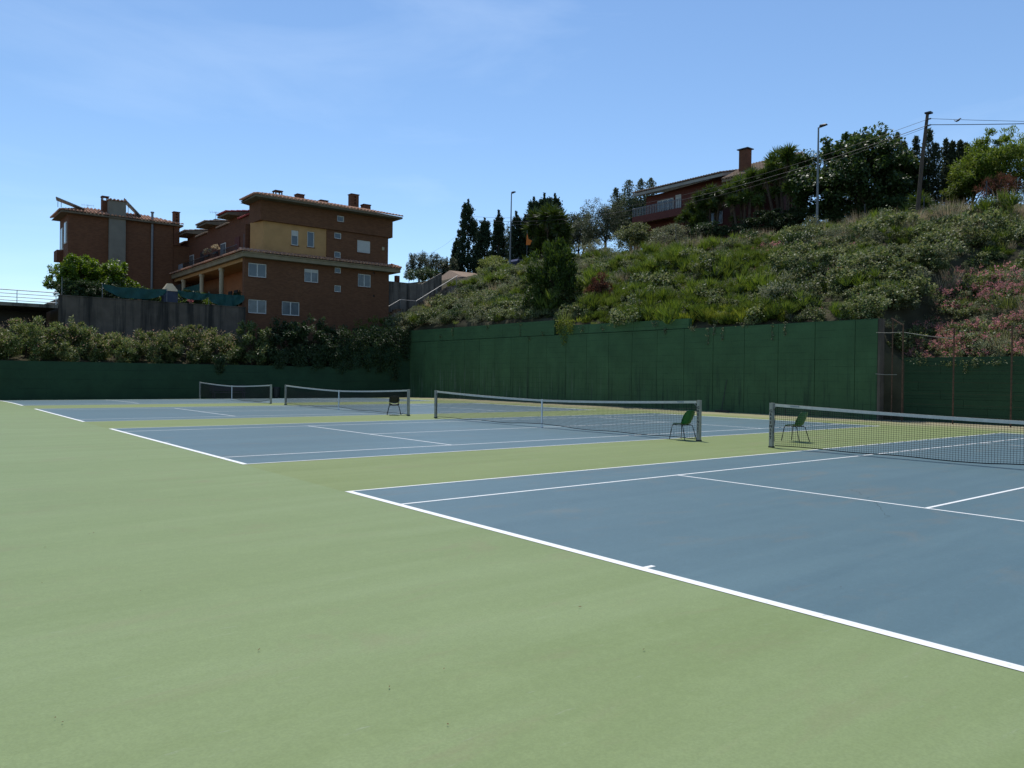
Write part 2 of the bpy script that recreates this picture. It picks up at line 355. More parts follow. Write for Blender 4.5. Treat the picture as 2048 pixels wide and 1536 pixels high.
# ------------------------------------------------------------------ terrain functions
def gz(y): return 0.0 if y < 36 else -0.0012*(y-36)**2
def lerp_tab(y, tab):
    return float(np.interp(y, [a for a, b in tab], [b for a, b in tab]))
XW = 28.3       # court side face of the right hand retaining wall
WSL = .0245     # the wall runs slightly away from the courts
def wall_x(y): return XW + max(0, y-6.4)*WSL
YW = 46.6       # court side face of the far wall
ZROAD = [(-30, 12.2), (8, 12.5), (22, 12.8), (36, 13.0), (60, 13.8), (110, 15.0)]
ZBASE = [(-30, 2.3), (6.0, 2.3), (6.9, 4.25), (16, 4.3), (26, 4.6), (29, 5.2), (45, 5.3), (48, 5.0), (52, 5.6), (110, 6)]
def hill(x, y):
    zr = lerp_tab(y, ZROAD); z0 = lerp_tab(y, ZBASE); xb = 28.6 if y > 6.4 else 29.6
    t = (x-xb)/(50.2-xb)
    if t <= 0: return z0
    if t < 1:
        return z0 + (zr-z0)*(t*1.0 + .10*math.sin(t*math.pi)) + .42*math.sin(x*.95+y*.35)*math.sin(y*.6-x*.2)*min(1, t*4)*min(1, (1-t)*4)
    return zr + max(0, x-53.5)*.16*(1 if x < 70 else 0) + (max(0, 16.5*.16) if x >= 70 else 0)

# ------------------------------------------------------------------ ground, courts
mb = MB(); mb.add([(2500*math.cos(t*math.pi/24), 2500*math.sin(t*math.pi/24), -.45) for t in range(48)], [tuple(range(48))])
struct(mb.build('ground', m_soil))
def sheet(mb, x0, x1, y0, y1, dz, ny=None):
    ys = [y0] + [y for y in np.arange(36, 48, 1.0) if y0 < y < y1] + [y1]
    for a, b in zip(ys[:-1], ys[1:]):
        mb.quad((x0, a, gz(a)+dz), (x1, a, gz(a)+dz), (x1, b, gz(b)+dz), (x0, b, gz(b)+dz))
mb = MB(); sheet(mb, -60, 0, -60, YW+.2, 0); struct(mb.build('court_apron', m_apron))
mb = MB(); sheet(mb, 0, XW+1.6, -60, YW+.2, 0); struct(mb.build('court_surround', m_surr))
G, CW = 23.77, 10.97
GAPS = (4.018, 3.896, 3.914)
COURTS = [-CW, GAPS[0], GAPS[0]+CW+GAPS[1], GAPS[0]+2*CW+GAPS[1]+GAPS[2]]
H2 = G/2
for ci, y0 in enumerate(COURTS):
    mb = MB(); sheet(mb, 0, G, y0, y0+CW, .0025); cs = struct(mb.build('court_surface', m_blue)); lw = .05
    def line(name, x0, x1, ya, yb):
        b = MB(); sheet(b, x0, x1, ya, yb, .004); b.build(name, m_line, cs)
    for xs in ((0, .10), (G-.10, G)): line('baseline', xs[0], xs[1], y0, y0+CW)
    for ya in (y0, y0+CW-lw): line('doubles_sideline', .10, G-.10, ya, ya+lw)
    for ya in (y0+1.37, y0+CW-1.37-lw): line('singles_sideline', .10, G-.10, ya, ya+lw)
    for x in (H2-6.4, H2+6.4-lw): line('service_line', x, x+lw, y0+1.37+lw, y0+CW-1.37-lw)
    line('centre_service_line', H2-6.4+lw, H2+6.4-lw, y0+CW/2-lw/2, y0+CW/2+lw/2)
    line('centre_mark', .10, .21, y0+CW/2-.025, y0+CW/2+.025); line('centre_mark', G-.21, G-.10, y0+CW/2-.025, y0+CW/2+.025)
    if ci == 0:      # hairline crack in the near court
        rngc = random.Random(4); p0 = at(1698, 978, Z=0); p1 = at(1774, 1040, Z=0); b = MB(); pts = []
        for i in range(26):
            t = i/25; pts.append(p0+(p1-p0)*t + np.array([rngc.uniform(-.05, .05)+.18*math.sin(t*3), rngc.uniform(-.04, .04), 0]))
        for i, (a, c) in enumerate(zip(pts[:-1], pts[1:])):
            if rngc.random() < .25: continue
            d = (c-a)[:2]; n_ = np.array([-d[1], d[0]])/np.linalg.norm(d)*rngc.uniform(.0015, .0035)
            b.quad((a[0]-n_[0], a[1]-n_[1], .0038), (c[0]-n_[0], c[1]-n_[1], .0038), (c[0]+n_[0], c[1]+n_[1], .0038), (a[0]+n_[0], a[1]+n_[1], .0038))
        b.build('surface_crack', plain('crack', (.05,.075,.085), .9), cs)

# ------------------------------------------------------------------ hill terrain, road, terraces
xs = list(np.arange(28.6, 54.1, .85)) + list(np.arange(55.5, 75, 2.5)) + [80, 90, 110, 140, 200]
ys = list(np.arange(-60, 0, 5)) + list(np.arange(0, 66, .9)) + list(np.arange(67, 112, 4))
V = [(max(x, 29.47) if y < 6.25 else max(x, wall_x(min(y, 47.5))+.29), y, hill(x, y) if not (x < 40 and y > 53) else min(hill(x, y), 7.6 + (x-30)*.1)) for y in ys for x in xs]
nx = len(xs); F = [(j*nx+i, j*nx+i+1, (j+1)*nx+i+1, (j+1)*nx+i) for j in range(len(ys)-1) for i in range(nx-1)]
for j in range(len(ys)-1):      # closed edge above the wall
    a, b = j*nx, (j+1)*nx; k = len(V); V += [(V[a][0], V[a][1], -.4), (V[b][0], V[b][1], -.4)]; F.append((a, b, k+1, k))
struct(link(npmesh('hillside', V, F, m_hill), 'hillside'))
mb = MB()
for a, b in zip(ys[:-1], ys[1:]):
    za, zb = lerp_tab(a, ZROAD)+.03, lerp_tab(b, ZROAD)+.03
    mb.quad((50.6, a, za), (53.4, a, za), (53.4, b, zb), (50.6, b, zb))
struct(mb.build('hill_road', m_asph))
# planted bed behind the far wall and ground in front of the flats
mb = MB(); mb.add([(-40, YW+.25, 2.1), (28.6, YW+.25, 2.1), (28.6, 52.3, 3.4), (-40, 52.3, 2.4)], [(0, 1, 2, 3)])
mb.add([(17, 52.3, 3.4), (44, 52.3, 4.4), (44, 110, 6.4), (17, 110, 5)], [(0, 1, 2, 3)])
struct(mb.build('planting_bed', m_hill))
mb = MB(); mb.box(4.4, 17.3, 52.28, 110, 2, 6.85); struct(mb.build('garden_terrace', m_soil))

# ------------------------------------------------------------------ court walls
rw = thing('retaining_wall', 'tall green painted concrete wall of wide panels below the hillside', 'wall', (XW, 6.4, 0)); rw.rotation_euler = (0, 0, -math.atan(WSL))
MB().box(XW+.06, XW+.30, 6.42, 47.0, -.3, 4.38).build('wall_core', m_wallg, rw)
jy = [6.42, 7.45] + [7.45+1.932*k for k in range(1, 20)] + [YW+.3]
jy = [y for y in jy if y <= YW-.4] + [YW+.3]
for a, b in zip(jy[:-1], jy[1:]):
    dx = random.Random(a).uniform(-.006, .006)
    zt = 4.33+.0035*(a-6), 4.33+.0035*(b-6)
    m_ = MB().hexa([(XW+dx, a+.012, -.2), (XW+.08, a+.012, -.2), (XW+.08, b-.012, -.2), (XW+dx, b-.012, -.2), (XW+dx, a+.012, zt[0]), (XW+.28, a+.012, zt[0]), (XW+.28, b-.012, zt[1]), (XW+dx, b-.012, zt[1])])
    m_.build('wall_panel', m_wallg, rw)
# upper courses
for k, (a, b, za, zb) in enumerate([(16.85, 20.9, 4.93, 4.95), (20.92, 24.7, 4.95, 4.98), (24.72, 27.55, 4.98, 5.02), (28.0, 33.6, 5.40, 5.42), (33.62, 40.0, 5.42, 5.44), (40.02, YW+.2, 5.44, 5.47)]):
    z0 = 4.33+.0035*(a-6)+.035, 4.33+.0035*(b-6)+.035
    MB().hexa([(XW+.035, a, z0[0]), (XW+.3, a, z0[0]), (XW+.3, b, z0[1]), (XW+.035, b, z0[1]), (XW+.035, a, za), (XW+.3, a, za), (XW+.3, b, zb), (XW+.035, b, zb)]).build('parapet_block', m_wallg, rw)
MB().box(XW-.012, XW+.32, 6.29, 6.41, -.2, 4.36).build('end_pier', m_conc, rw)
# far wall behind the courts
fw = thing('boundary_wall', 'long low dark green wall behind the far court below the oleander hedge', 'wall', (0, YW, 0))
for k in range(13):
    a, b = -40+k*5.35, -40+(k+1)*5.35
    b = min(b, wall_x(YW)-.02)
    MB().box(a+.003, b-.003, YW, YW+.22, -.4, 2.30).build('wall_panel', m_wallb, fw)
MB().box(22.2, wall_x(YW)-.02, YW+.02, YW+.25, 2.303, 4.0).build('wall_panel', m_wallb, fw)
# low wall right of the tall one
lowr = thing('boundary_wall', 'low dark green board marked wall under the pink flowers at right', 'wall', (29.2, 0, 0))
k = 0
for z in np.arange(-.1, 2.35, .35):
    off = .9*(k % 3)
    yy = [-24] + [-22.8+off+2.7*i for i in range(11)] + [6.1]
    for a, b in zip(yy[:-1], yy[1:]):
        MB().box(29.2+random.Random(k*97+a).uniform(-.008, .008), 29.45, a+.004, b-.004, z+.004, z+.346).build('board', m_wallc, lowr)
    k += 1

# ------------------------------------------------------------------ nets, chairs and court things
def net(y0, label, lettered, droop_end=0, lean=0):
    yc = y0+CW/2; a = CW/2+.914; g0 = gz(yc)
    t = thing('tennis_net', label, 'net', (H2, yc, g0), 'tennis nets')
    top = lambda s: .905 + .155*abs(s)**1.6                # s in -1..1
    def bot(s):
        z = .045 + .075*max(0, 1-abs(s)*4.0) + .02*math.sin(s*9)**2
        if droop_end: z += .16*max(0, 1-(s+1)*3.2)**1.5
        return z
    e = a-.09
    rng = random.Random(int(y0*7)+3)
    wob = lambda s, zf: .018*math.sin(s*7+y0)+.022*math.sin(zf*3+s*3)*zf*(1-zf)*2
    cords = MB(); n = 232; r = .0034
    for i in range(n+1):
        s = -1+2*i/n; zt, zb = top(s)-.05, bot(s); pts = []
        for q in (0, .5, 1): pts.append((H2+wob(s, q), yc+s*e, g0+zb+(zt-zb)*q))
        cords.tube(pts, r, 3, False)
    for j in range(1, 19):
        q = j/19; pts = []
        for i in range(29):
            s = -1+2*i/28; pts.append((H2+wob(s, q), yc+s*e, g0+bot(s)+(top(s)-.05-bot(s))*q))
        cords.tube(pts, r, 3, False)
    cords.build('net_mesh', m_cord, t)
    hem = MB(); hem.tube([(H2+wob(s, 0), yc+s*e, g0+bot(s)) for s in np.linspace(-1, 1, 41)], .011, 5)
    hem.build('hem_rope', m_cord, t)
    band = MB(); S = np.linspace(-1, 1, 41)
    for s0, s1 in zip(S[:-1], S[1:]):
        p = []
        for z_ in (-.055, .012):
            p += [(H2-.012, yc+s0*e, g0+top(s0)+z_), (H2+.012, yc+s0*e, g0+top(s0)+z_), (H2+.012, yc+s1*e, g0+top(s1)+z_), (H2-.012, yc+s1*e, g0+top(s1)+z_)]
        band.hexa(p)
    band.build('headband', m_tape, t)
    st = MB(); st.box(H2-.018, H2+.018, yc-.026, yc+.026, g0+.01, g0+.925); st.box(H2-.03, H2+.03, yc-.04, yc+.04, g0, g0+.02); st.build('centre_strap', m_white, t)
    for sg in (-1, 1):
        y = yc+sg*a; p = MB().box(H2-.045, H2+.045, y-.045, y+.045, g0-.1, g0+1.075)
        p.box(H2-.047, H2+.047, y-.047, y+.047, g0+1.076, g0+1.09)
        post = p.build('net_post', m_alu, t)
        MB().box(H2-.055, H2+.055, y-.055, y+.055, g0, g0+.03).build('ground_sleeve', m_dark, post)
        cab = MB(); cab.tube([(H2, y-sg*.045, g0+1.045), (H2, yc+sg*e, g0+top(1)-.01)], .005, 5)
        cab.tube([(H2+.01, y-sg*.05, g0+.98), (H2+.01, y-sg*.09, g0+.80), (H2+.01, y-sg*.055, g0+.45), (H2+.01, y-sg*.07, g0+.15)], .006, 5); cab.build('tension_cord', m_cord, t)
        if sg == lettered:
            V, Fc, b0 = [], [], 0
            for i, ch in enumerate('GREENSET'):
                cu = bpy.data.curves.new('t', 'FONT'); cu.body = ch; cu.size = .098; cu.align_x = 'CENTER'; cu.extrude = .0015; cu.offset = .0022
                ob = bpy.data.objects.new('t', cu); me = ob.to_mesh()
                zc = .86-.093*i
                lm = MB(); lm.add([(H2-.0475-v.co.z, y-v.co.x, g0+zc+v.co.y) for v in me.vertices], [tuple(f_.vertices) for f_ in me.polygons])
                V.append(lm); ob.to_mesh_clear(); bpy.data.objects.remove(ob); bpy.data.curves.remove(cu)
            allm = MB()
            for q in V: allm.add(q.v, q.f)
            allm.build('lettering', m_letter, post)
            MB().box(H2-.0145, H2-.0125, y-sg*.62-.12, y-sg*.62+.12, g0+1.005, g0+1.045).build('maker_label', pbr('printed label', (.32,.33,.33), .7, .5, 60), t)
            w_ = MB(); w_.tube([(H2-.02, y-sg*.07, g0+.93), (H2-.05, y-sg*.09, g0+.96), (H2-.05, y-sg*.13, g0+1.0)], .009, 6); w_.build('winder_handle', m_galv, t)
    return t
net(COURTS[0], 'nearest tennis net at right with lettered left post', 1)
net(COURTS[1], 'long tennis net in the middle with a green chair at its right post', -1)
net(COURTS[2], 'tennis net with a black chair in front of its right post', 0)
net(COURTS[3], 'farthest small tennis net against the dark green wall', 0, droop_end=1)

def bent(pts, r, mb, k=5): mb.tube(pts, r, 6)
def chair(kind, label, loc, yaw):
    t = thing('chair', label, 'chair', loc); o = Vector(loc)
    shell = m_gplas if kind == 'green' else m_black
    # local: x forward, y left
    def Wp(x, y, z): return (o.x+x, o.y+y, o.z+z)
    b = MB(); prof = [(.215,.425),(.19,.445),(.10,.44),(0,.43),(-.10,.43),(-.165,.45),(-.20,.50),(-.22,.57),(-.245,.66),(-.265,.74),(-.275,.80),(-.275,.815)]
    wid = [.19,.205,.215,.215,.21,.20,.20,.215,.215,.195,.15,.10]; cup = [.0,.0,.012,.018,.025,.045,.05,.04,.03,.02,.01,.0]
    if kind == 'black':
        parts = [('seat', list(range(0, 6))), ('backrest', list(range(6, 12)))]
    else: parts = [('seat_shell', list(range(12)))]
    for nm, idx in parts:
        b = MB(); U = np.linspace(-1, 1, 9); rows = []
        for side in (0, 1):
            for i in idx:
                px_, pz_ = prof[i]
                j0, j1 = max(i-1, 0), min(i+1, 11)
                tx, tz = prof[j1][0]-prof[j0][0], prof[j1][1]-prof[j0][1]; l_ = math.hypot(tx, tz); nx_, nz_ = tz/l_, -tx/l_
                if nz_ < 0 and i < 6: nx_, nz_ = -nx_, -nz_
                if i >= 6 and nx_ < 0: nx_, nz_ = -nx_, -nz_
                for u in U:
                    c = cup[i]*abs(u)**2.2*2.0; th = -.009*side
                    rows.append(Wp(px_+nx_*(c+th), wid[i]*u, pz_+nz_*(c+th)))
        m_, n9 = len(idx), 9; fs = []
        for s_ in (0, 1):
            for i in range(m_-1):
                for k in range(8):
                    q = (s_*m_*n9+i*n9+k, s_*m_*n9+i*n9+k+1, s_*m_*n9+(i+1)*n9+k+1, s_*m_*n9+(i+1)*n9+k)
                    fs.append(q if s_ == 0 else q[::-1])
        for i in range(m_-1):
            for k in (0, 8):
                a1, a2 = i*n9+k, (i+1)*n9+k; fs.append((a1, a2, a2+m_*n9, a1+m_*n9))
        for i in (0, m_-1):
            for k in range(8): a1 = i*n9+k; fs.append((a1, a1+1, a1+1+m_*n9, a1+m_*n9))
        b.add(rows, fs); b.build(nm, shell, t, smooth=True)
    for sy in (-1, 1):
        MB().tube([Wp(.17, sy*.17, .418), Wp(.215, sy*.195, .395), Wp(.275, sy*(.235 if kind == 'green' else .29), .01)], .011, 7).build('leg', m_dark, t)
        MB().tube([Wp(-.11, sy*.17, .418), Wp(-.155, sy*.195, .39), Wp(-.27, sy*(.235 if kind == 'green' else .29), .01)], .011, 7).build('leg', m_dark, t)
        fr = MB().tube([Wp(.18, sy*.17, .415), Wp(-.12, sy*.17, .412)], .011, 7)
        if kind == 'black': fr.tube([Wp(-.10, sy*.185, .41), Wp(-.19, sy*.19, .43), Wp(-.225, sy*.19, .55), Wp(-.255, sy*.16, .70)], .011, 7)
        fr.build('seat_rail', m_dark, t)
    for cx_ in (.12, -.09): MB().tube([Wp(cx_, -.17, .405), Wp(cx_, .17, .405)], .010, 6).build('cross_bar', m_dark, t)
    t.rotation_euler = (0, 0, yaw); return t
p = at(1366, 880, Z=0); chair('green', 'green plastic chair beside the lettered right post of the middle net', (p[0], p[1], 0), R(88))
p = at(1591, 883, Z=0); chair('green', 'green plastic chair seen through the nearest net', (p[0], p[1], 0), R(88))
p = at(788, 830, Z=0); chair('black', 'black chair by the right post of the third net', (p[0], p[1], 0), R(62))

# bench and bin at the far wall, court broom at the right wall
bx, by = at(458, 795, Y=45.9)[:2]; gb = gz(by)
t = thing('bench', 'dark bench against the far wall behind the farthest net', 'bench', (bx, by, gb))
for k in range(3): MB().box(bx-1.25, bx+1.25, by-.2+k*.14, by-.09+k*.14, gb+.42, gb+.455).build('seat_slat', m_dark, t)
for k in range(3): MB().box(bx-1.25, bx+1.25, by+.24, by+.275, gb+.55+k*.15, gb+.66+k*.15).build('back_slat', m_dark, t)
for sx in (-1.05, 1.05):
    MB().box(bx+sx-.03, bx+sx+.03, by-.2, by-.15, gb, gb+.42).build('leg', m_dark, t)
    MB().box(bx+sx-.03, bx+sx+.03, by+.18, by+.235, gb, gb+1.0).build('leg', m_dark, t)
bx, by = at(553, 795, Y=45.9)[:2]; gb = gz(by); mbn = MB().tube([(bx, by, gb), (bx, by, gb+.1), (bx, by, gb+.75), (bx, by, gb+.80)], [.22, .24, .27, .25], 14)
t = thing('litter_bin', 'dark round bin by the far wall between two nets', 'bin', (bx, by, gb)); mbn.build('body', m_black, t)
MB().tube([(bx, by, gb+.80), (bx, by, gb+.83)], .28, 14).build('rim', m_dark, t)
p = at(1447, 822, X=XW+.0); y = p[1]; XB = wall_x(y)
t = thing('court_broom', 'long handled court broom leaning on the green wall', 'broom', (XB-.2, y, 0))
MB().tube([(XB-.30, y+.06, .08), (XB-.02, y-.06, 1.65)], .013, 6).build('handle', m_dark, t)
MB().box(XB-.36, XB-.26, y-.42, y+.42, .05, .11).build('head', m_dark, t)
MB().box(XB-.34, XB-.28, y-.42, y+.42, .004, .049).build('bristles', m_wood, t)

# bits of leaf litter on the near apron
rng = np.random.default_rng(5); P = []
for (px, py) in [(517,1298),(519,1299),(887,1338),(186,1066),(180,1068),(93,1094),(108,1435),(123,1444),(280,1181),(1164,1213),(780,1371),(1573,1224),(1290,1297),(86,1166),(895,1446),(1680,1173)]:
    P.append(at(px, py, Z=.012))
P = np.array(P); P = np.concatenate([P, np.stack([rng.uniform(-10, 0, 25), rng.uniform(-4, 40, 25), np.full(25, .012)], 1)])
V, F = leaf_vf(P, rdir(rng, len(P))*[1, 1, .1], np.tile([0, 0, 1.], (len(P), 1))+rng.normal(size=P.shape)*.2, .02*(.5+rng.random(len(P))), .009, .3)
o = link(npmesh('leaf_litter', V, F, LEAF['dead']), 'leaf_litter'); setp(o, 'tiny dry leaf scraps scattered on the green apron', 'leaf litter', kind='stuff')

# rusty fence in front of the low wall
fence = thing('wire_fence', 'rusty post and wire fence in front of the low green wall at right', 'fence', (27.9, 3, 0))
for px, zt in ((1805, 4.0), (1907, 3.83), (2023, 3.83)):
    y = at(px, 750, X=27.9)[1]; q = MB().tube([(27.9, y, -.05), (27.9, y, zt)], .03, 7)
    if px == 1805: q.tube([(27.9, y, zt), (27.9, y+.5, zt+.32)], .028, 7)
    q.build('post', m_rust, fence)
y = at(1784, 750, X=28.1)[1]; MB().tube([(28.1, y, 0), (28.1, y, 4.3)], .025, 6).build('post', m_rust, fence)
for z0, z1, ya, yb in ((3.74, 3.72, 6.3, 5.2), (3.72, 3.38, 5.2, 3.2), (1.98, 1.95, 6.3, 5.4)):
    MB().tube([(27.9, ya, z0), (27.9, (ya+yb)/2, (z0+z1)/2-.02), (27.9, yb, z1)], .011, 5).build('wire', pbr('pale wire', (.30,.27,.22), .6, .2, 5), fence)
for z in np.arange(.3, 3.6, .45):
    MB().tube([(27.91, 5.2, z), (27.91, -3, z)], .003, 4).build('wire', m_rust, fence)

# ------------------------------------------------------------------ buildings
def wallY(mb, Y, x0, x1, z0, z1, holes=(), depth=.16):
    """wall face on the plane Y (seen from -Y) with real openings and reveals"""
    xs = sorted({x0, x1, *[h[0] for h in holes], *[h[1] for h in holes]}); zs = sorted({z0, z1, *[h[2] for h in holes], *[h[3] for h in holes]})
    for a, b in zip(xs[:-1], xs[1:]):
        for c, d in zip(zs[:-1], zs[1:]):
            cx, cz = (a+b)/2, (c+d)/2
            if any(h[0] < cx < h[1] and h[2] < cz < h[3] for h in holes): continue
            mb.quad((a, Y, c), (b, Y, c), (b, Y, d), (a, Y, d))
    for h in holes:
        a, b, c, d = h; D = Y+depth
        mb.quad((a, Y, c), (a, D, c), (a, D, d), (a, Y, d)); mb.quad((b, Y, c), (b, Y, d), (b, D, d), (b, D, c))
        mb.quad((a, Y, c), (b, Y, c), (b, D, c), (a, D, c)); mb.quad((a, Y, d), (a, D, d), (b, D, d), (b, Y, d))
def windowY(parent, Y, x0, x1, z0, z1, panes=2, glass=None, shutter=0, sill=True, fw=.07):
    D = Y+.06
    fr = MB().box(x0+.002, x0+fw, D, D+.06, z0+.002, z1-.002).box(x1-fw, x1-.002, D, D+.06, z0+.002, z1-.002).box(x0+fw, x1-fw, D, D+.06, z0+.002, z0+fw).box(x0+fw, x1-fw, D, D+.06, z1-fw, z1-.002)
    for k in range(1, panes):
        xm = x0+(x1-x0)*k/panes; fr.box(xm-.045, xm+.045, D, D+.06, z0+fw, z1-fw)
    f = fr.build('window', m_wframe, parent)
    for k in range(panes):
        a = x0+(x1-x0)*k/panes; b = x0+(x1-x0)*(k+1)/panes
        MB().box(a+.05, b-.05, D+.03, D+.04, z0+fw-.01, z1-fw+.01).build('pane', glass or m_curt, f)
    if shutter: MB().box(x0+fw, x1-fw, D+.005, D+.028, z1-fw-(z1-z0-2*fw)*shutter, z1-fw).build('roller_shutter', m_shut, f)
    if sill: MB().box(x0-.05, x1+.05, Y-.04, Y+.058, z0-.07, z0-.003).build('sill', m_brick2, f)
    return f
def tiles(mb, O, u, v, W_, L_, hip=None, sp=.31, row=.5, r=.118):
    """barrel tiles: O eave corner, u along the eave, v up the slope"""
    O, u, v = Vector(O), Vector(u).normalized(), Vector(v).normalized(); n = u.cross(v).normalized()
    if n.z < 0: n = -n
    rg = random.Random(int(O.x*10+O.y*7)); k = int(W_/sp)
    for i in range(k):
        s = (i+.5)*W_/k; Lm = L_
        if hip: Lm = min(L_, max(.3, hip(s)))
        t = -.05
        while t < Lm:
            t1 = min(t+row+.04, Lm+.02); j = rg.uniform(-.008, .008); pts = []
            for tt, rr, h in ((t, r*1.08, .035), (t1, r*.92, .012)):
                for a in (0, 50, 90, 130, 180):
                    pts.append(O+u*(s+j-math.cos(R(a))*rr)+v*tt+n*(h+math.sin(R(a))*rr))
            mb.add(pts, [(q, q+1, q+6, q+5) for q in range(4)]+[(4, 3, 2, 1, 0)]); t += row
    # pan below
    if hip is None: mb.quad(O, O+u*W_, O+u*W_+v*L_, O+v*L_)
def chimney(parent, x0, x1, y0, y1, z0, z1, mat, cap=True, holes=0, name='chimney'):
    b = MB()
    if holes == 0: b.box(x0, x1, y0, y1, z0, z1)
    elif holes == 1:
        b.box(x0, x1, y0, y1, z0, z1-.34); w_ = .09
        for xa in (x0, x1-w_):
            for ya in (y0, y1-w_): b.box(xa, xa+w_, ya, ya+w_, z1-.34, z1)
    else:
        b.box(x0, x1, y0, y1, z0, z1-1.0); xm0, xm1 = (x0+x1)/2-.07, (x0+x1)/2+.07
        b.box(x0, xm0, y0, y1, z1-1.0, z1); b.box(xm1, x1, y0, y1, z1-1.0, z1)
        for k in range(4): b.box(xm0, xm1, y0, y1, z1-1.0+k*.29, z1-1.0+k*.29+.13)
    c = b.build(name, mat, parent)
    if cap: MB().box(x0-.05, x1+.05, y0-.05, y1+.05, z1+.002, z1+.07).build('chimney_cap', mat, c)
    return c

FY = 52.5
flats = thing('apartment_building', 'brown brick row of flats with ochre render and terracotta roof', 'building', (24, FY, 4))
# end facade, lower storeys
low_w = [(17.67,19.17,9.53,10.64),(22.44,23.71,9.51,10.62),(17.70,19.20,6.59,7.70),(20.50,22.04,6.59,7.74),(25.20,25.81,10.51,11.0),(25.20,25.82,8.88,9.46),(27.44,28.72,9.53,10.66)]
vents = [(28.93,29.11,10.78,10.97),(28.95,29.13,8.70,8.90)]
b = MB(); wallY(b, FY, 17.35, 30.55, 3.0, 11.45, low_w+vents)
b.quad((30.55, FY, 3), (30.55, 63, 3), (30.55, 63, 11.02), (30.55, FY, 11.02)); b.quad((17.35, FY, 3), (17.35, FY, 11.02), (17.35, FY+.45, 11.02), (17.35, FY+.45, 3))
b.quad((17.35, FY+.45, 3), (17.35, FY+.45, 11.02), (19.5, FY+.45, 11.02), (19.5, FY+.45, 3))
b.quad((19.5, 63, 3), (30.55, 63, 3), (30.55, 63, 16), (19.5, 63, 16)); b.build('wall', m_brick, flats)
for h in low_w:
    big = h[1]-h[0] > 1
    windowY(flats, FY, *h, panes=2 if big else 1, glass=(m_glass if (not big or h == low_w[0]) else m_curt), shutter=(.22 if h in (low_w[1],) else 0))
for h in vents: MB().box(h[0]+.002, h[1]-.002, FY+.1, FY+.12, h[2]+.002, h[3]-.002).build('vent', m_black, flats)
# string course and skirt roof
sc = MB().box(17.02, 31.4, 51.92, FY-.002, 11.03, 11.33); sc.box(16.98, 31.45, 51.86, FY-.002, 11.332, 11.42)
sc.box(17.02, 17.349, FY, 76, 11.03, 11.33); sc.box(16.98, 17.349, FY, 76, 11.332, 11.42)
sc.box(30.56, 31.4, FY, 60, 11.03, 11.33)
sc.build('string_course', m_course, flats)
tl = MB(); tiles(tl, (16.9, 51.8, 11.45), (1, 0, 0), (0, 1, .30), 14.6, .95); tiles(tl, (16.88, 76, 11.45), (0, -1, 0), (1, 0, .22), 24.1, .6); tiles(tl, (31.5, 52, 11.45), (0, 1, 0), (-1, 0, .3), 8, .95)
o = tl.build('skirt_tiles', m_tile, flats); o['kind'] = 'stuff'
# upper storey
up_o = [(21.35,21.98,12.51,13.77),(22.76,23.41,12.52,13.84)]
up_b = [(25.20,25.86,13.52,14.04),(25.21,25.83,11.86,12.40),(27.40,28.70,12.57,13.66)]
b = MB(); wallY(b, FY+.22, 18.95, 24.5, 11.2, 14.25, up_o); b.quad((18.95, FY+.22, 11.2), (18.95, FY+.22, 14.25), (18.55, 54.6, 14.25), (18.55, 54.6, 11.2)); b.build('ochre_wall', m_yel, flats)
b = MB(); wallY(b, FY+.12, 24.5, 30.5, 11.2, 14.25, up_b); b.quad((24.5, FY+.12, 11.2), (24.5, FY+.12, 14.25), (24.5, FY+.3, 14.25), (24.5, FY+.3, 11.2)); b.quad((30.5, FY+.12, 11.2), (30.5, 63, 11.2), (30.5, 63, 14.25), (30.5, FY+.12, 14.25)); b.build('upper_wall', m_brick, flats)
att = [(25.36,26.03,14.98,15.50)]
b = MB(); wallY(b, FY-.06, 18.6, 30.85, 14.22, 16.0, att); b.quad((18.6, FY-.06, 14.22), (30.85, FY-.06, 14.22), (30.85, FY+.3, 14.22), (18.6, FY+.3, 14.22))
b.quad((30.85, FY-.06, 14.22), (30.85, 63, 14.22), (30.85, 63, 16), (30.85, FY-.06, 16)); b.quad((18.6, FY-.06, 14.22), (18.6, FY-.06, 16), (18.6, 55, 16), (18.6, 55, 14.22)); b.quad((18.6,FY-.06,14.221),(18.6,55,14.221),(19.2,55,14.221),(19.2,FY-.06,14.221))
b.build('attic_wall', m_brick, flats)
for h in up_o: windowY(flats, FY+.22, *h, panes=1, glass=m_glass, shutter=.35 if h is up_o[0] else 0)
windowY(flats, FY+.12, *up_b[0], panes=1, glass=m_glass); windowY(flats, FY+.12, *up_b[1], panes=1, glass=m_glass); windowY(flats, FY+.12, *up_b[2], panes=1, glass=m_shut, shutter=.98)
windowY(flats, FY-.06, *att[0], panes=1, glass=m_curt)
MB().box(29.85, 30.07, FY+.04, FY+.118, 13.0, 13.28).build('wall_plate', m_cream, flats)
# main roof: front slope and left hip
ez, ey = 16.02, 51.55
rf = MB(); run = 2.8; pz = .27
rf.hexa([(17.85, ey, ez-.16), (31.35, ey, ez-.16), (31.35, 62, ez-.14), (17.85, 55, ez-.16), (17.85, ey, ez), (31.35, ey, ez), (31.35-run, ey+run, ez+run*pz), (17.85+run*.55, ey+run*.55, ez+run*.55*pz)])
rf.quad((17.85+run*.55, ey+run*.55, ez+run*.55*pz), (31.35-run, ey+run, ez+run*pz), (31.35-run, 62, ez+run*pz), (21.5, 60, ez+run*.55*pz))
rf.quad((17.85, ey, ez), (17.85+run*.55, ey+run*.55, ez+run*.55*pz), (21.5, 60, ez+run*.55*pz), (17.85, 55, ez))
roof = rf.build('roof', m_soff, flats)
tl = MB(); tiles(tl, (17.8, ey-.05, ez+.02), (1, 0, 0), (0, 1, pz), 13.6, run*1.02, hip=lambda s: min(s*1.05, (13.6-s)*1.05))
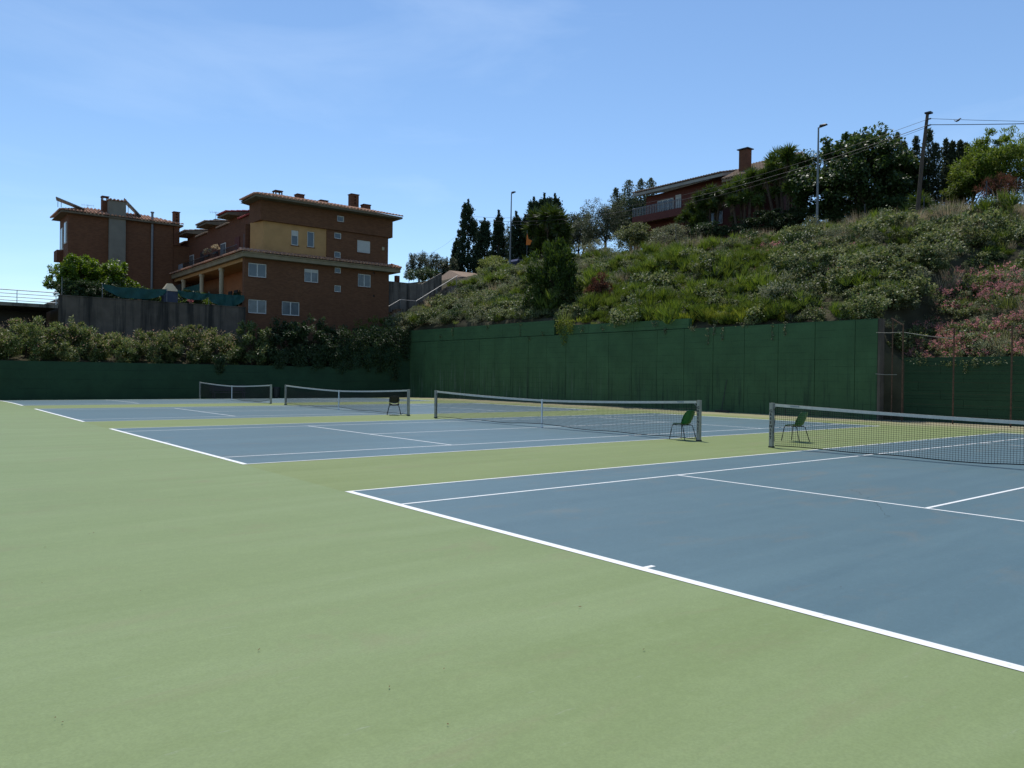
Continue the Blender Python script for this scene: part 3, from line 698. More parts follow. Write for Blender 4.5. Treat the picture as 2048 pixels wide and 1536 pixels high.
tiles(tl, (17.8, 55, ez+.02), (0, -1, 0), (1, 0, pz), 3.45, 2.6, hip=lambda s: max(.35, min(2.4, (3.45-s)*1.03+.2)))
o = tl.build('roof_tiles', m_tile, flats); o['kind'] = 'stuff'
for (a, c, zz, hh) in ((21.25,21.88,17.62,1), (23.25,23.9,17.62,0), (25.48,26.17,17.42,0), (28.5,29.26,18.45,2), (29.8,30.5,17.68,0)):
    chimney(flats, a, c, 56.0, 56.65, 16.2, zz, m_brick2, holes=hh)
# row of houses running back from the end facade: upper wall set back over a long porch
XR = 18.75
rb = MB(); rb.quad((XR, 54.6, 11.2), (XR, 78, 11.2), (XR, 78, 15.1), (XR, 54.6, 15.1)); rb.quad((XR, 78, 7), (XR, 78, 15.1), (28, 78, 15.1), (28, 78, 7))
rb.build('row_wall', m_brick2, flats)
for k, (ya, yb) in enumerate(((57.9, 60.5), (63.6, 66.5), (69.8, 73.0))):
    bx_ = MB().box(XR-.004, 26, ya+.25, yb-.25, 14.5, 15.42); bx_.build('gable_wall', m_brick2, flats)
    r_ = MB(); mt = (m_tiler, m_tile2, m_tile2)[k]
    r_.hexa([(17.75, ya, 15.40), (27, ya, 15.40), (27, yb, 15.40), (17.75, yb, 15.40), (17.75, ya, 15.56), (27, ya, 17.0), (27, yb, 17.0), (17.75, yb, 15.56)])
    g = r_.build('gable_roof', m_soff, flats)
    q = MB(); tiles(q, (17.7, yb, 15.60), (0, -1, 0), (1, 0, .157), yb-ya, 8.5); o = q.build('gable_tiles', mt, g); o['kind'] = 'stuff'
for k, (ya, yb) in enumerate(((54.9, 57.85), (60.55, 63.55), (66.55, 69.75), (73.05, 77))):
    q = MB(); tiles(q, (XR-.12, yb, 15.02), (0, -1, 0), (1, 0, .30), yb-ya, 6.0); mt = (m_tiler, m_tile2, m_tile2, m_tile2)[k]
    o = q.build('lean_to_tiles', mt, flats); o['kind'] = 'stuff'
chimney(flats, 19.6, 20.3, 66.8, 67.4, 15.2, 16.5, m_dark, holes=1)
# openings on the upper row wall: doors, windows, balcony railing
for ya, yb, z0, z1, mt in ((55.6,56.5,11.5,13.6,m_dark),(57.6,58.7,11.5,13.5,m_redp),(61.2,62.4,11.5,13.4,m_curt),(63.2,64.1,11.5,13.6,m_redp),(67.2,68.3,11.5,13.4,m_dark),(70.6,71.8,11.5,13.4,m_curt)):
    fr = MB().box(XR-.05, XR-.003, ya-.08, yb+.08, z0, z1+.08).build('door', m_wframe if mt is m_curt else m_redp, flats)
    MB().box(XR-.07, XR-.051, ya, yb, z0+.05, z1).build('pane', mt, fr)
MB().box(18.3, 18.72, 55.0, 55.25, 11.3, 14.2).build('dividing_wall', m_brick2, flats)
rl = MB()
for ya, yb in ((55.4, 58.8), (60.2, 70.5)):
    rl.tube([(17.75, ya, 12.45), (17.75, yb, 12.45)], .03, 5); rl.tube([(17.75, ya, 11.75), (17.75, yb, 11.75)], .02, 5)
    for y in np.arange(ya, yb, .16): rl.tube([(17.75, y, 11.5), (17.75, y, 12.45)], .013, 4)
rl.build('balcony_railing', m_dark, flats)
MB().box(17.7, 17.8, 70.9, 75.4, 11.5, 12.5).build('balcony_screen', pbr('grey screen', (.22,.23,.25), .7, .1, 3), flats)
# porch
MB().box(17.352, 19.6, FY+.46, 78, 10.75, 11.02).build('porch_ceiling', m_yel, flats)
b = MB().quad((19.5, FY+.45, 6.8), (19.5, 78, 6.8), (19.5, 78, 10.75), (19.5, FY+.45, 10.75)); b.build('porch_wall', pbr('orange render', (.33,.13,.055), .85, .15, 1), flats)
MB().box(17.302, 19.5, FY+.46, 78, 6.0, 6.87).build('porch_floor', m_tile2, flats)
for y in (58.45, 63.87, 69.5):
    c = MB().tube([(17.5, y, 6.87), (17.5, y, 10.75)], .19, 14); c.tube([(17.5, y, 10.55), (17.5, y, 10.749)], .25, 14); c.build('porch_column', m_cream, flats)
MB().box(17.40, 17.44, 64.3, 69.2, 6.9, 9.9).build('porch_blind', m_tarp, flats)
MB().box(17.38, 17.46, 70.2, 76, 6.9, 10.4).build('porch_screen', pbr('dark screen', (.05,.05,.045), .8, .3, 2), flats)
for y in (55.2, 57.2, 60.5, 62): MB().box(19.42, 19.49, y-.45, y+.45, 6.9, 9.2).build('porch_door', m_dark, flats)

# left house
LY = 72.0
lh = thing('brick_house', 'tall brown brick house with grey render chimney shaft at far left', 'house', (12.5, LY, 6))
b = MB(); b.quad((7.95, LY, 5), (17.15, LY, 5), (17.15, LY, 16.5), (7.95, LY, 16.5)); b.quad((7.95, LY, 5), (7.95, LY, 16.5), (7.95, 76.4, 16.5), (7.95, 76.4, 5)); b.quad((17.15, LY, 5), (17.15, 84, 5), (17.15, 84, 16.5), (17.15, LY, 16.5))
b.quad((17.15, LY+.1, 5), (19.2, LY+.1, 5), (19.2, LY+.1, 14.4), (17.15, LY+.1, 14.4))
b.build('wall', m_brick, lh)
for ya, yb, z0, z1 in ((72.5, 73.5, 13.6, 15.6), (74.4, 75.4, 13.2, 15.3), (72.6, 74.0, 9.0, 11.4)):
    f = MB().box(7.86, 7.948, ya, yb, z0, z1).build('window', m_wframe, lh); MB().box(7.84, 7.859, ya+.1, yb-.1, z0+.1, z1-.1).build('pane', m_glass, f)
MB().box(7.45, 7.948, 74.6, 76.4, 12.2, 13.2).build('balcony', m_brick2, lh)
sh = MB().box(11.32, 12.75, LY-.35, LY+1.0, 5, 17.95).build('chimney_shaft', pbr('grey olive render', (.19,.175,.14), .9, .1, 1.5), lh)
q = MB(); tiles(q, (11.25, LY-.42, 17.97), (1, 0, 0), (0, 1, .05), 1.6, 1.5); o = q.build('shaft_tiles', m_tile, sh)
rf = MB(); rf.hexa([(7.3, LY-.5, 16.28), (18.0, LY-.5, 16.28), (18.0, 77, 16.28), (7.3, 77, 16.28), (7.3, LY-.5, 16.42), (18.0, LY-.5, 16.42), (15.5, LY+2.4, 17.3), (9.8, LY+2.4, 17.3)]); rf.build('roof', m_soff, lh)
q = MB(); tiles(q, (7.25, LY-.55, 16.46), (1, 0, 0), (0, 1, .31), 10.8, 3.0, hip=lambda s: max(.3, min(s*1.15, (10.8-s)*1.15))); tiles(q, (7.25, 77, 16.46), (0, -1, 0), (1, 0, .35), 5.5, 2.5, hip=lambda s: max(.3, min(s, 5.5-s)*.9))
o = q.build('roof_tiles', m_tile, lh); o['kind'] = 'stuff'
chimney(lh, 10.9, 11.45, LY+.6, LY+1.3, 16.5, 18.4, m_brick2, holes=1)
chimney(lh, 17.2, 17.75, LY-.1, LY+.5, 14.4, 17.7, m_brick2, holes=2)
MB().tube([(15.18, LY-.12, 7), (15.18, LY-.12, 17.3)], .11, 8).tube([(15.18, LY-.12, 17.3), (15.18, LY-.12, 17.42)], .17, 8).build('flue_pipe', m_galv, lh)
for (x0, x1, hz) in ((6.9, 9.6, 17.55), (12.6, 14.5, 18.3)):
    t = thing('solar_panel', 'tilted solar panel on the roof at the left corner' if x0 < 8 else 'tilted solar panel beside the render chimney shaft', 'solar panel', (x0+1, LY+1, 16.9), 'solar panels on the brick house')
    p4 = [(x0+.0, LY-.2, hz), (x0+.35, LY+1.8, hz+.1), (x1, LY+1.8, 16.95), (x1-.35, LY-.2, 16.8)]
    nrm = Vector((.35, 0, .93))*.09
    MB().hexa([Vector(p_) for p_ in p4]+[Vector(p_)+nrm for p_ in p4]).build('panel', plain('panel back', (.22,.20,.19), .5), t)
    MB().tube([(x0+.2, LY-.1, 16.7), (x0+.2, LY-.1, hz)], .025, 5).tube([(x0+.6, LY+.8, 16.9), (x0+.6, LY+.8, hz-.2)], .025, 5).build('support_leg', m_galv, t)
def aerial(p, label):
    t = thing('tv_aerial', label, 'aerial', p); x, y, z = p
    MB().tube([(x, y, z-.6), (x, y, z+.5)], .018, 5).build('mast', m_galv, t)
    MB().tube([(x-.55, y, z+.4), (x+.55, y, z+.45)], .012, 4).build('boom', m_galv, t)
    for k in range(6): MB().tube([(x-.5+k*.2, y-.12, z+.41-.16), (x-.5+k*.2, y+.12, z+.42+.16)], .007, 4).build('element', m_galv, t)
aerial((10.0, LY+2.5, 17.3), 'television aerial on the roof of the left house'); aerial((18.9, 64.5, 16.3), 'television aerial above the lower row roofs')

# concrete retaining wall with garden on top
cw = thing('concrete_wall', 'dark streaked concrete retaining wall behind the oleander hedge', 'wall', (10, 52, 2))
xk = [4.25, 6.9, 9.55, 12.2, 14.85, 17.30]
for a, b in zip(xk[:-1], xk[1:]): MB().box(a+.004, b-.004, 52.0, 52.26, 2.0, 6.93).build('wall_panel', m_conc, cw)
MB().box(4.2, 17.32, 51.96, 52.3, 6.934, 7.0).build('coping', m_conc, cw)
# deck and railing left of it
dk = thing('deck', 'concrete deck with dark void below it at the left edge', 'deck', (0, 52, 6))
MB().box(-40, 4.2, 52.0, 62, 6.05, 6.28).build('slab', m_conc2, dk); MB().box(-40, 4.2, 57, 57.2, 2, 6.049).build('shade_black_wall', m_black, dk)  # wall under the slab coloured black to stand in for the shade there
rl = thing('railing', 'white horizontal bar railing on the deck at left', 'railing', (0, 52.1, 6.28))
for z in (6.42, 6.65, 6.88, 7.12): MB().tube([(-12, 52.1, z), (4.2, 52.1, z)], .028 if z < 7 else .035, 7).build('bar', m_rail, rl)
for x in np.arange(-12, 4.3, 2.3): MB().tube([(x, 52.12, 6.28), (x, 52.12, 7.12)], .025, 6).build('post', m_rail, rl)
fh = thing('distant_house', 'small far house seen through the white railing', 'house', (5, 95, 4))
MB().box(3.5, 8.5, 95, 101, 2, 9.0).build('wall', m_redp, fh); MB().box(3.1, 8.8, 94.5, 101.4, 9.0, 9.2).build('roof', m_tile, fh); MB().box(3.9, 5.2, 94.95, 94.998, 7.2, 8.5).build('window', m_white, fh)

# garden: shade cloth, barbecue, hedge
def cloth(name, label, pts_top, sag, drop, mat=m_tarp):
    n = 24; V, F = [], []; rg = np.random.default_rng(len(label)); ph = rg.random(4)*6
    P = np.array(pts_top, float); d = np.r_[0, np.cumsum(np.linalg.norm(np.diff(P[:, :2], axis=0), axis=1))]; S = np.linspace(0, d[-1], n)
    T = np.stack([np.interp(S, d, P[:, i]) for i in range(3)], 1)
    for j in range(6):
        q = j/5
        for i in range(n):
            u_ = i/(n-1); z = T[i, 2] - sag*math.sin(u_*math.pi)*(.3+.7*q)*.6 - drop*q*(.35+.65*math.sin(u_*math.pi)**.6)
            V.append((T[i, 0], T[i, 1]+.10*math.sin(u_*17+q*3+ph[0])*q+.05*math.sin(u_*31+ph[1]), z+.03*math.sin(u_*13+ph[2])))
    for j in range(5):
        for i in range(n-1): F.append((j*n+i, j*n+i+1, (j+1)*n+i+1, (j+1)*n+i))
    me = npmesh(name, V, F, mat); me.shade_smooth(); o = link(me, name); return tag(o, label, 'shade cloth')
cloth('shade_cloth', 'sagging green shade cloth left of the barbecue', [(7.1, 52.4, 8.0), (8.3, 52.4, 7.9), (11.4, 52.4, 7.95)], .15, .75)
cloth('shade_cloth', 'green shade cloth right of the barbecue', [(12.2, 52.4, 7.95), (14.6, 52.4, 7.9)], .12, .55)
cloth('shade_cloth', 'flat green shade cloth next to the flats corner', [(14.5, 52.4, 7.92), (17.3, 52.4, 7.95)], .05, .95)
for i, x in enumerate((4.5, 7.05, 11.45, 14.55)):
    q = MB().tube([(x, 52.42, 6.9), (x, 52.42, 8.05 if i else 8.3)], .025, 6).build('cloth_pole', m_galv, loc=(x, 52.42, 6.9)); tag(q, ['thin pole at the left end of the garden wall', 'thin pole holding the left shade cloth', 'thin pole just left of the barbecue', 'thin pole between the two right shade cloths'][i], 'pole')
bb = thing('barbecue', 'brick garden barbecue with pale sloping hood', 'barbecue', (11.85, 53.2, 6.85))
MB().box(11.35, 12.35, 52.8, 53.6, 6.85, 7.9).build('body', pbr('blue grey render', (.05,.06,.09), .8, .1, 3), bb)
MB().hexa([(11.3, 52.75, 7.91), (12.4, 52.75, 7.91), (12.4, 53.65, 7.91), (11.3, 53.65, 7.91), (11.66, 53.05, 8.5), (12.02, 53.05, 8.5), (12.02, 53.35, 8.5), (11.66, 53.35, 8.5)]).build('hood', m_cream, bb)

# stair and garden wall beside the flats
gwall = thing('garden_wall', 'pale grey rendered wall between the flats and the hillside', 'wall', (33, 56, 7))
MB().box(30.6, 36.2, 56.0, 56.25, 5, 10.75).build('lower_wall', m_conc2, gwall)
MB().hexa([(36.21, 56.0, 6), (38.6, 56.0, 6), (38.6, 56.25, 6), (36.21, 56.25, 6), (36.21, 56.0, 10.75), (38.6, 56.0, 12.1), (38.6, 56.25, 12.1), (36.21, 56.25, 10.75)]).build('sloping_wall', m_conc2, gwall)
MB().box(33.3, 33.7, 55.95, 56.3, 10.752, 11.35).build('pier', m_brick2, gwall)
st = thing('stair', 'concrete stair climbing the hill beside the flats', 'stair', (33, 54, 6))
n = 9
for k in range(n): MB().box(29.0+k*.36, 29.36+k*.36, 53.2, 54.8, 4.4+k*.19, 6.15+k*.19).build('step', m_conc2, st)
MB().box(32.25, 34.0, 53.2, 54.8, 6.6, 7.92).build('landing', m_conc2, st)
for k in range(14): MB().box(34.002+k*.33, 34.33+k*.33, 53.2, 54.8, 7.1+k*.19, 8.1+k*.19).build('step', m_conc2, st)
for y in (53.25,):
    MB().tube([(28.2, y, 6.35), (29.0, y, 6.9), (32.2, y, 8.75), (33.9, y, 8.72), (38.6, y, 11.55)], .035, 6).build('handrail', m_galv, st)
    for x, z0, z1 in ((29.2, 5.9, 7.0), (32.2, 7.9, 8.75), (33.9, 7.9, 8.7), (36.2, 9.2, 10.1), (38.5, 10.6, 11.5)): MB().tube([(x, y, z0), (x, y, z1)], .025, 5).build('baluster', m_galv, st)

# ------------------------------------------------------------------ chalet on the hill
HX = 58.0
ch = thing('hill_house', 'red chalet with sloping roof and balcony at the top of the hill', 'house', (HX, 40, 15))
def P(px, py, X=HX): return tuple(at(px, py, X=X))
yl, yr = 46.2, 30.0
b = MB(); b.quad((HX, yr, 14), (HX, yl, 14), (HX, yl, 21.0), (HX, yr, 21.6)); b.quad((HX, yr, 14), (HX, yr, 21.6), (HX+3, yr, 22), (HX+3, yr, 14)); b.build('wall', m_redp, ch)
rf = MB(); rf.hexa([(HX-1.3, 47.0, 21.0), (HX-1.3, 35.6, 21.0), (HX+8, 35.6, 23.3), (HX+8, 47.0, 23.3), (HX-1.3, 47.0, 21.28), (HX-1.3, 35.6, 21.28), (HX+8, 35.6, 23.6), (HX+8, 47.0, 23.6)])
rf.build('roof', pbr('pale fascia', (.30,.28,.25), .8, .15, 2), ch)
q = MB(); tiles(q, (HX-1.35, 47.0, 21.32), (0, -1, 0), (1, 0, .25), 11.4, 9); o = q.build('roof_tiles', m_tile2, ch); o['kind'] = 'stuff'
rf = MB(); rf.hexa([(HX-1.6, 35.4, 20.3), (HX-1.6, 29.4, 20.3), (HX+2.6, 29.4, 22.4), (HX+2.6, 35.4, 22.4), (HX-1.6, 35.4, 20.5), (HX-1.6, 29.4, 20.5), (HX+2.6, 29.4, 22.6), (HX+2.6, 35.4, 22.6)]); rf.build('wing_roof', m_tile2, ch)
q = MB(); tiles(q, (HX-1.65, 35.4, 20.55), (0, -1, 0), (1, 0, .5), 6.0, 4.6); o = q.build('wing_tiles', m_tile2, ch); o['kind'] = 'stuff'
cy = at(1491, 320, X=HX-.2)[1]; c = chimney(ch, HX-.6, HX+.1, cy-.45, cy+.45, 20.0, 23.2, m_brick2, cap=False); MB().box(HX-.75, HX+.25, cy-.6, cy+.6, 23.25, 23.33).build('chimney_cap', m_dark, c); MB().box(HX-.5, HX, cy-.35, cy+.35, 23.2, 23.25).build('chimney_neck', m_dark, c)
MB().box(HX-1.5, HX-.002, 40.2, 46.8, 18.3, 18.55).build('balcony_slab', m_cream, ch); MB().box(HX-1.52, HX-1.4, 40.2, 46.8, 18.0, 18.75).build('balcony_fascia', m_redp, ch)
rl = MB().tube([(HX-1.46, 40.3, 19.62), (HX-1.46, 46.75, 19.62)], .04, 5)
for y in np.arange(40.3, 46.8, .22): rl.box(HX-1.49, HX-1.43, y, y+.07, 18.75, 19.62)
rl.build('balcony_railing', m_galv, ch)
for ya, yb, z0, z1, g in ((41.5, 42.2, 18.6, 20.5, m_shut), (42.5, 44.6, 19.0, 20.3, m_glass), (36.4, 38.6, 16.8, 18.0, m_curt), (34.0, 35.2, 18.6, 19.8, m_glass)):
    f = MB().box(HX-.06, HX-.003, ya, yb, z0, z1).build('window', m_wframe, ch)
    nn = max(1, int((yb-ya)/.7))
    for k in range(nn): MB().box(HX-.075, HX-.061, ya+.08+(yb-ya)*k/nn, ya+(yb-ya)*(k+1)/nn-.05, z0+.08, z1-.08).build('pane', g, f)
# low white house seen behind the cypresses
wh = thing('garage', 'low building with tan roof below the cypresses', 'building', (45, 66, 11))
p0 = at(925, 560, Y=64); p1 = at(985, 540, Y=64)
MB().box(p0[0], p1[0], 64, 70, 9, p0[2]+.2).build('wall', m_cream, wh); MB().hexa([(p0[0]-.3, 63.6, p0[2]+.2), (p1[0]+.3, 63.6, p0[2]+.2), (p1[0]+.3, 70, p0[2]+.2), (p0[0]-.3, 70, p0[2]+.2), (p0[0]-.3, 63.6, p0[2]+.35), (p1[0]+.3, 63.6, p0[2]+.35), (p1[0]+.3, 68, p0[2]+1.6), (p0[0]+.9, 68, p0[2]+1.6)]).build('roof', m_tile2, wh)

# ------------------------------------------------------------------ vegetation on the hillside (ground cover, nobody could count it)
def project(P):
    d = np.asarray(P, float)-CAM; z = d@_f
    return 1024+FOC*(d@_r)/z, 768-FOC*(d@_u)/z
protos = bpy.data.collections.new('plant_kinds')
PIDX = {}
def proto(kind, me):
    o = bpy.data.objects.new('plant_%02d_%s' % (len(protos.objects), kind), me); protos.objects.link(o); PIDX.setdefault(kind, []).append(len(protos.objects)-1)
def two(parts, mats, name):
    V, F, mi, b = [], [], [], 0
    for k, (v, f) in enumerate(parts): V.append(v); F.append(f+b); b += len(v); mi += [k]*len(f)
    me = npmesh(name, np.concatenate(V), np.concatenate(F), mats); me.polygons.foreach_set('material_index', np.array(mi, np.int32)); return me
for k in range(3):
    r_ = np.random.default_rng(100+k)
    proto('bramble', npmesh('bramble', *crown(r_, 850, (.72,.72,.5), 26, .105, .068, .1, .1, .5, .34, -.1, (0,0,.22)), LEAF['bramble']))
    proto('dark', npmesh('dark_scrub', *crown(r_, 700, (.65,.65,.55), 22, .11, .052, .3, 0, .5, .34, -.2, (0,0,.28)), LEAF['dark']))
    proto('silver', npmesh('silver_scrub', *crown(r_, 800, (.62,.62,.5), 24, .10, .032, .5, 0, .45, .34, -.2, (0,0,.25)), LEAF['silver']))
    a = [tuft(r_, 26, .3, .75, .055, .9, .12) for _ in range(1)]
    sh = []
    for q in range(16):
        v, f = tuft(r_, 46, .2, .46, .027, 1.2, .05); off = np.array([*(r_.normal(size=2)*.3), .05+.35*r_.random()]); sh.append((v+off, f))
    proto('bright', npmesh('bright_scrub', *join(sh), LEAF['bright']))
    sh2 = []
    for q in range(10):
        v, f = tuft(r_, 22, .2, .55, .045, 1.5, .05); off = np.array([*(r_.normal(size=2)*.25), .02+.25*r_.random()]); sh2.append((v+off, f))
    proto('fern', npmesh('fern_scrub', *join(sh2), LEAF['yellow']))
    proto('dry', npmesh('dry_grass', *join([tuft(r_, 130, .4, .95, .016, .75, .3), tuft(r_, 60, .4, .55, .02, 1.0, .3)]), LEAF['dry']))
    proto('grass', npmesh('grass_clump', *join([tuft(r_, 170, .4, .62, .024, .8, .32)]), LEAF['grass']))
    gv = crown(r_, 300, (.55,.55,.42), 16, .11, .045, .5, 0, .4, .36, -.2, (0,0,.22))
    hd = []
    for q in range(13):
        ang, rr = r_.random()*6.283, .58*math.sqrt(r_.random()); c0 = np.array([rr*math.cos(ang), rr*math.sin(ang), .45+.38*r_.random()*(1.15-rr)])
        n_ = 13; pp = c0+r_.normal(size=(n_, 3))*[.055,.055,.045]; hd.append(leaf_vf(pp, rdir(r_, n_)+[0,0,.3], rdir(r_, n_)+[0,0,.6], .06, .055))
    proto('pink', two([gv, join(hd)], [LEAF['bramble'], LEAF['pink']], 'valerian'))
rng = np.random.default_rng(11)
kinds_order = ['bramble', 'dark', 'silver', 'bright', 'fern', 'dry', 'grass', 'pink']
def nz2(x, y, s, seed):
    r_ = random.Random(seed); v = 0
    for k in range(4):
        a, b, p_ = r_.uniform(.5, 1.6), r_.uniform(.5, 1.6), r_.uniform(0, 6); v += math.sin(x*s*a*(1 if k % 2 else -1)+y*s*b+p_)
    return v/4
def choose(px, py, x, y):
    """what grows where on the bank"""
    n1, n2, u = nz2(x, y, .55, 1), nz2(x, y, 1.1, 2), rng.random()
    crest = np.interp(px, [820, 1000, 1200, 1400, 1600, 1830, 2048], [575, 530, 500, 470, 445, 420, 425])
    t = py-crest
    if px > 1735 and py > 560+max(0, 1900-px)*.55:
        w_ = dict(pink=.46 if px > 1830 else .22, silver=.2, bramble=.13, grass=.08, dry=.08)
    elif x > 50: w_ = dict(grass=.45, dark=.35, dry=.12, bramble=.15)
    elif t < 32 and px > 1180:
        w_ = dict(dry=1.0 if (1340 < px < 1560 or px > 1690) else .3, grass=.35, silver=.2, dark=.08, bright=.12)
    elif px > 1570:
        w_ = dict(bramble=.66, dark=.07, bright=.16 if n1 > -.1 else .05, silver=.14, grass=.06, pink=.035 if px < 1760 else .0, dry=.05 if t < 80 else .01)
        if t < 75 and px > 1650: w_['dry'] = .42
    elif px > 1180:
        w_ = dict(bright=.42 if n1 > -.25 else .15, grass=.16, bramble=.16 if n1 > -.2 else .4, dark=.12, silver=.14, pink=.05 if px > 1440 else .01, dry=.05 if py < 520 else .01)
        if py < 520: w_['grass'] = .35; w_['silver'] = .22
    else:
        w_ = dict(silver=.33, bramble=.40, dark=.12, grass=.14, bright=.10 if n2 > .2 else .03, dry=.05, fern=.02)
    if py > 600 and 1290 < px < 1560 and x < 30.6: w_ = dict(fern=.4, bright=.35, bramble=.3)
    ks = list(w_); p_ = np.array([w_[k] for k in ks]); return ks[int(np.searchsorted(np.cumsum(p_/p_.sum()), u))]
rows = []
for gx in np.arange(28.75, 57, .52):
    for gy in np.arange(-7, 55, .52):
        x, y = gx+rng.uniform(-.3, .3), gy+rng.uniform(-.3, .3)
        if y < 6.3 and x < 29.7: continue
        if x < wall_x(min(y, 47))+.36: continue
        if x > 50.4 and (rng.random() < .45 or y > 32 or 50.6 < x < 53.4): continue
        if y > 51.5 and x < 39: continue
        px, py = project((x, y, hill(x, y)))
        if px < 780 or px > 2150: continue
        if rng.random() < .10 + .5*(nz2(x, y, 1.3, 21) < -.32 and y > 7): continue
        kd = choose(px, py, x, y)
        base = dict(bramble=1.0, dark=.95, silver=.95, bright=1.2, fern=.95, dry=1.0, grass=1.0, pink=.95)[kd]
        sc = base*(.55+.55*rng.random()+.55*nz2(x, y, 1.2, 7)+(.6 if rng.random() < .10 else 0))
        rows.append((x, y, hill(x, y)-.05, rng.choice(PIDX[kd]), rng.random()*6.283, max(.4, sc), kd))
def scatter(name, label, cat, rows):
    me = bpy.data.meshes.new(name); n = len(rows)
    me.vertices.add(n); me.vertices.foreach_set('co', np.array([r_[:3] for r_ in rows], np.float32).ravel())
    a = me.attributes.new('idx', 'INT', 'POINT'); a.data.foreach_set('value', np.array([r_[3] for r_ in rows], np.int32))
    a = me.attributes.new('rot', 'FLOAT_VECTOR', 'POINT'); a.data.foreach_set('vector', np.array([(rng.normal()*.12, rng.normal()*.12, r_[4]) for r_ in rows], np.float32).ravel())
    a = me.attributes.new('scl', 'FLOAT', 'POINT'); a.data.foreach_set('value', np.array([r_[5] for r_ in rows], np.float32))
    o = link(me, name); setp(o, label, cat, kind='stuff')
    ng = bpy.data.node_groups.new(name+'_nodes', 'GeometryNodeTree')
    ng.interface.new_socket('Geometry', in_out='INPUT', socket_type='NodeSocketGeometry'); ng.interface.new_socket('Geometry', in_out='OUTPUT', socket_type='NodeSocketGeometry')
    gi = ng.nodes.new('NodeGroupInput'); go = ng.nodes.new('NodeGroupOutput'); ip = ng.nodes.new('GeometryNodeInstanceOnPoints'); ci = ng.nodes.new('GeometryNodeCollectionInfo')
    ci.inputs['Collection'].default_value = protos; ci.inputs['Separate Children'].default_value = True; ci.inputs['Reset Children'].default_value = True
    def attr(nm, tp):
        q = ng.nodes.new('GeometryNodeInputNamedAttribute'); q.data_type = tp; q.inputs['Name'].default_value = nm; return q.outputs['Attribute']
    l = ng.links.new
    l(gi.outputs[0], ip.inputs['Points']); l(ci.outputs[0], ip.inputs['Instance']); ip.inputs['Pick Instance'].default_value = True
    l(attr('idx', 'INT'), ip.inputs['Instance Index']); l(attr('rot', 'FLOAT_VECTOR'), ip.inputs['Rotation']); l(attr('scl', 'FLOAT'), ip.inputs['Scale']); l(ip.outputs[0], go.inputs[0])
    md = o.modifiers.new('scatter', 'NODES'); md.node_group = ng
    return o
scatter('bramble_scrub', 'grey green bramble scrub covering the bank', 'scrub', [r_ for r_ in rows if r_[6] in ('bramble', 'dark')])
scatter('silver_scrub', 'pale silvery scrub mixed through the bank', 'scrub', [r_ for r_ in rows if r_[6] == 'silver'])
scatter('bright_scrub', 'bright green upright herbs on the middle of the bank', 'scrub', [r_ for r_ in rows if r_[6] in ('bright', 'fern')])
scatter('bank_grass', 'green and straw coloured grass along the top of the bank', 'grass', [r_ for r_ in rows if r_[6] in ('dry', 'grass')])
scatter('pink_valerian', 'pink flowering valerian above the low wall at right', 'flowers', [r_ for r_ in rows if r_[6] == 'pink'])

# ------------------------------------------------------------------ trees and shrubs, each a thing of its own
def plant(name, label, cat, base, cm, leaf, trunk=None, group=None, trunkname='trunk'):
    """cm = (V,F) in coordinates relative to base"""
    t = thing(name, label, cat, tuple(base), group)
    link(npmesh('crown', *cm, LEAF[leaf]), 'crown', t)
    if trunk is not None: trunk.build(trunkname, m_bark, t)
    return t
def tree(name, label, px, ptop, pbase, X, wpx, leaf, seed, n=4000, ll=.2, lw=.09, clumps=50, group=None, sink=.3, low=-.5, cr=.22, up=.2, shell=.5, depth=None, cat='tree', limbs=7):
    rg = np.random.default_rng(seed); b = at(px, pbase, X=X); tp = at(px, ptop, X=X); d = (b-CAM)@_f
    zb = min(b[2], hill(b[0], b[1]) if X > 28 else b[2]); h = tp[2]-b[2]; rx = wpx/2/FOC*d
    ry = depth or rx
    base = np.array([b[0], b[1], zb-.05]); cz = (b[2]-zb)+h*(.5+.0*sink)
    n = int(n*2.6); clumps = int(clumps*1.7)
    cm = crown(rg, n, (ry, rx, h*.54), clumps, ll*1.1, lw*1.2, up, .1, shell*.75, cr*1.15, low, (0, 0, cz))
    tb = MB(); branches(tb, rg, base, base+np.array([0, 0, cz+h*.25]), max(.06, h*.028), limbs, rx*.65)
    return plant(name, label, cat, base, cm, leaf, tb, group)
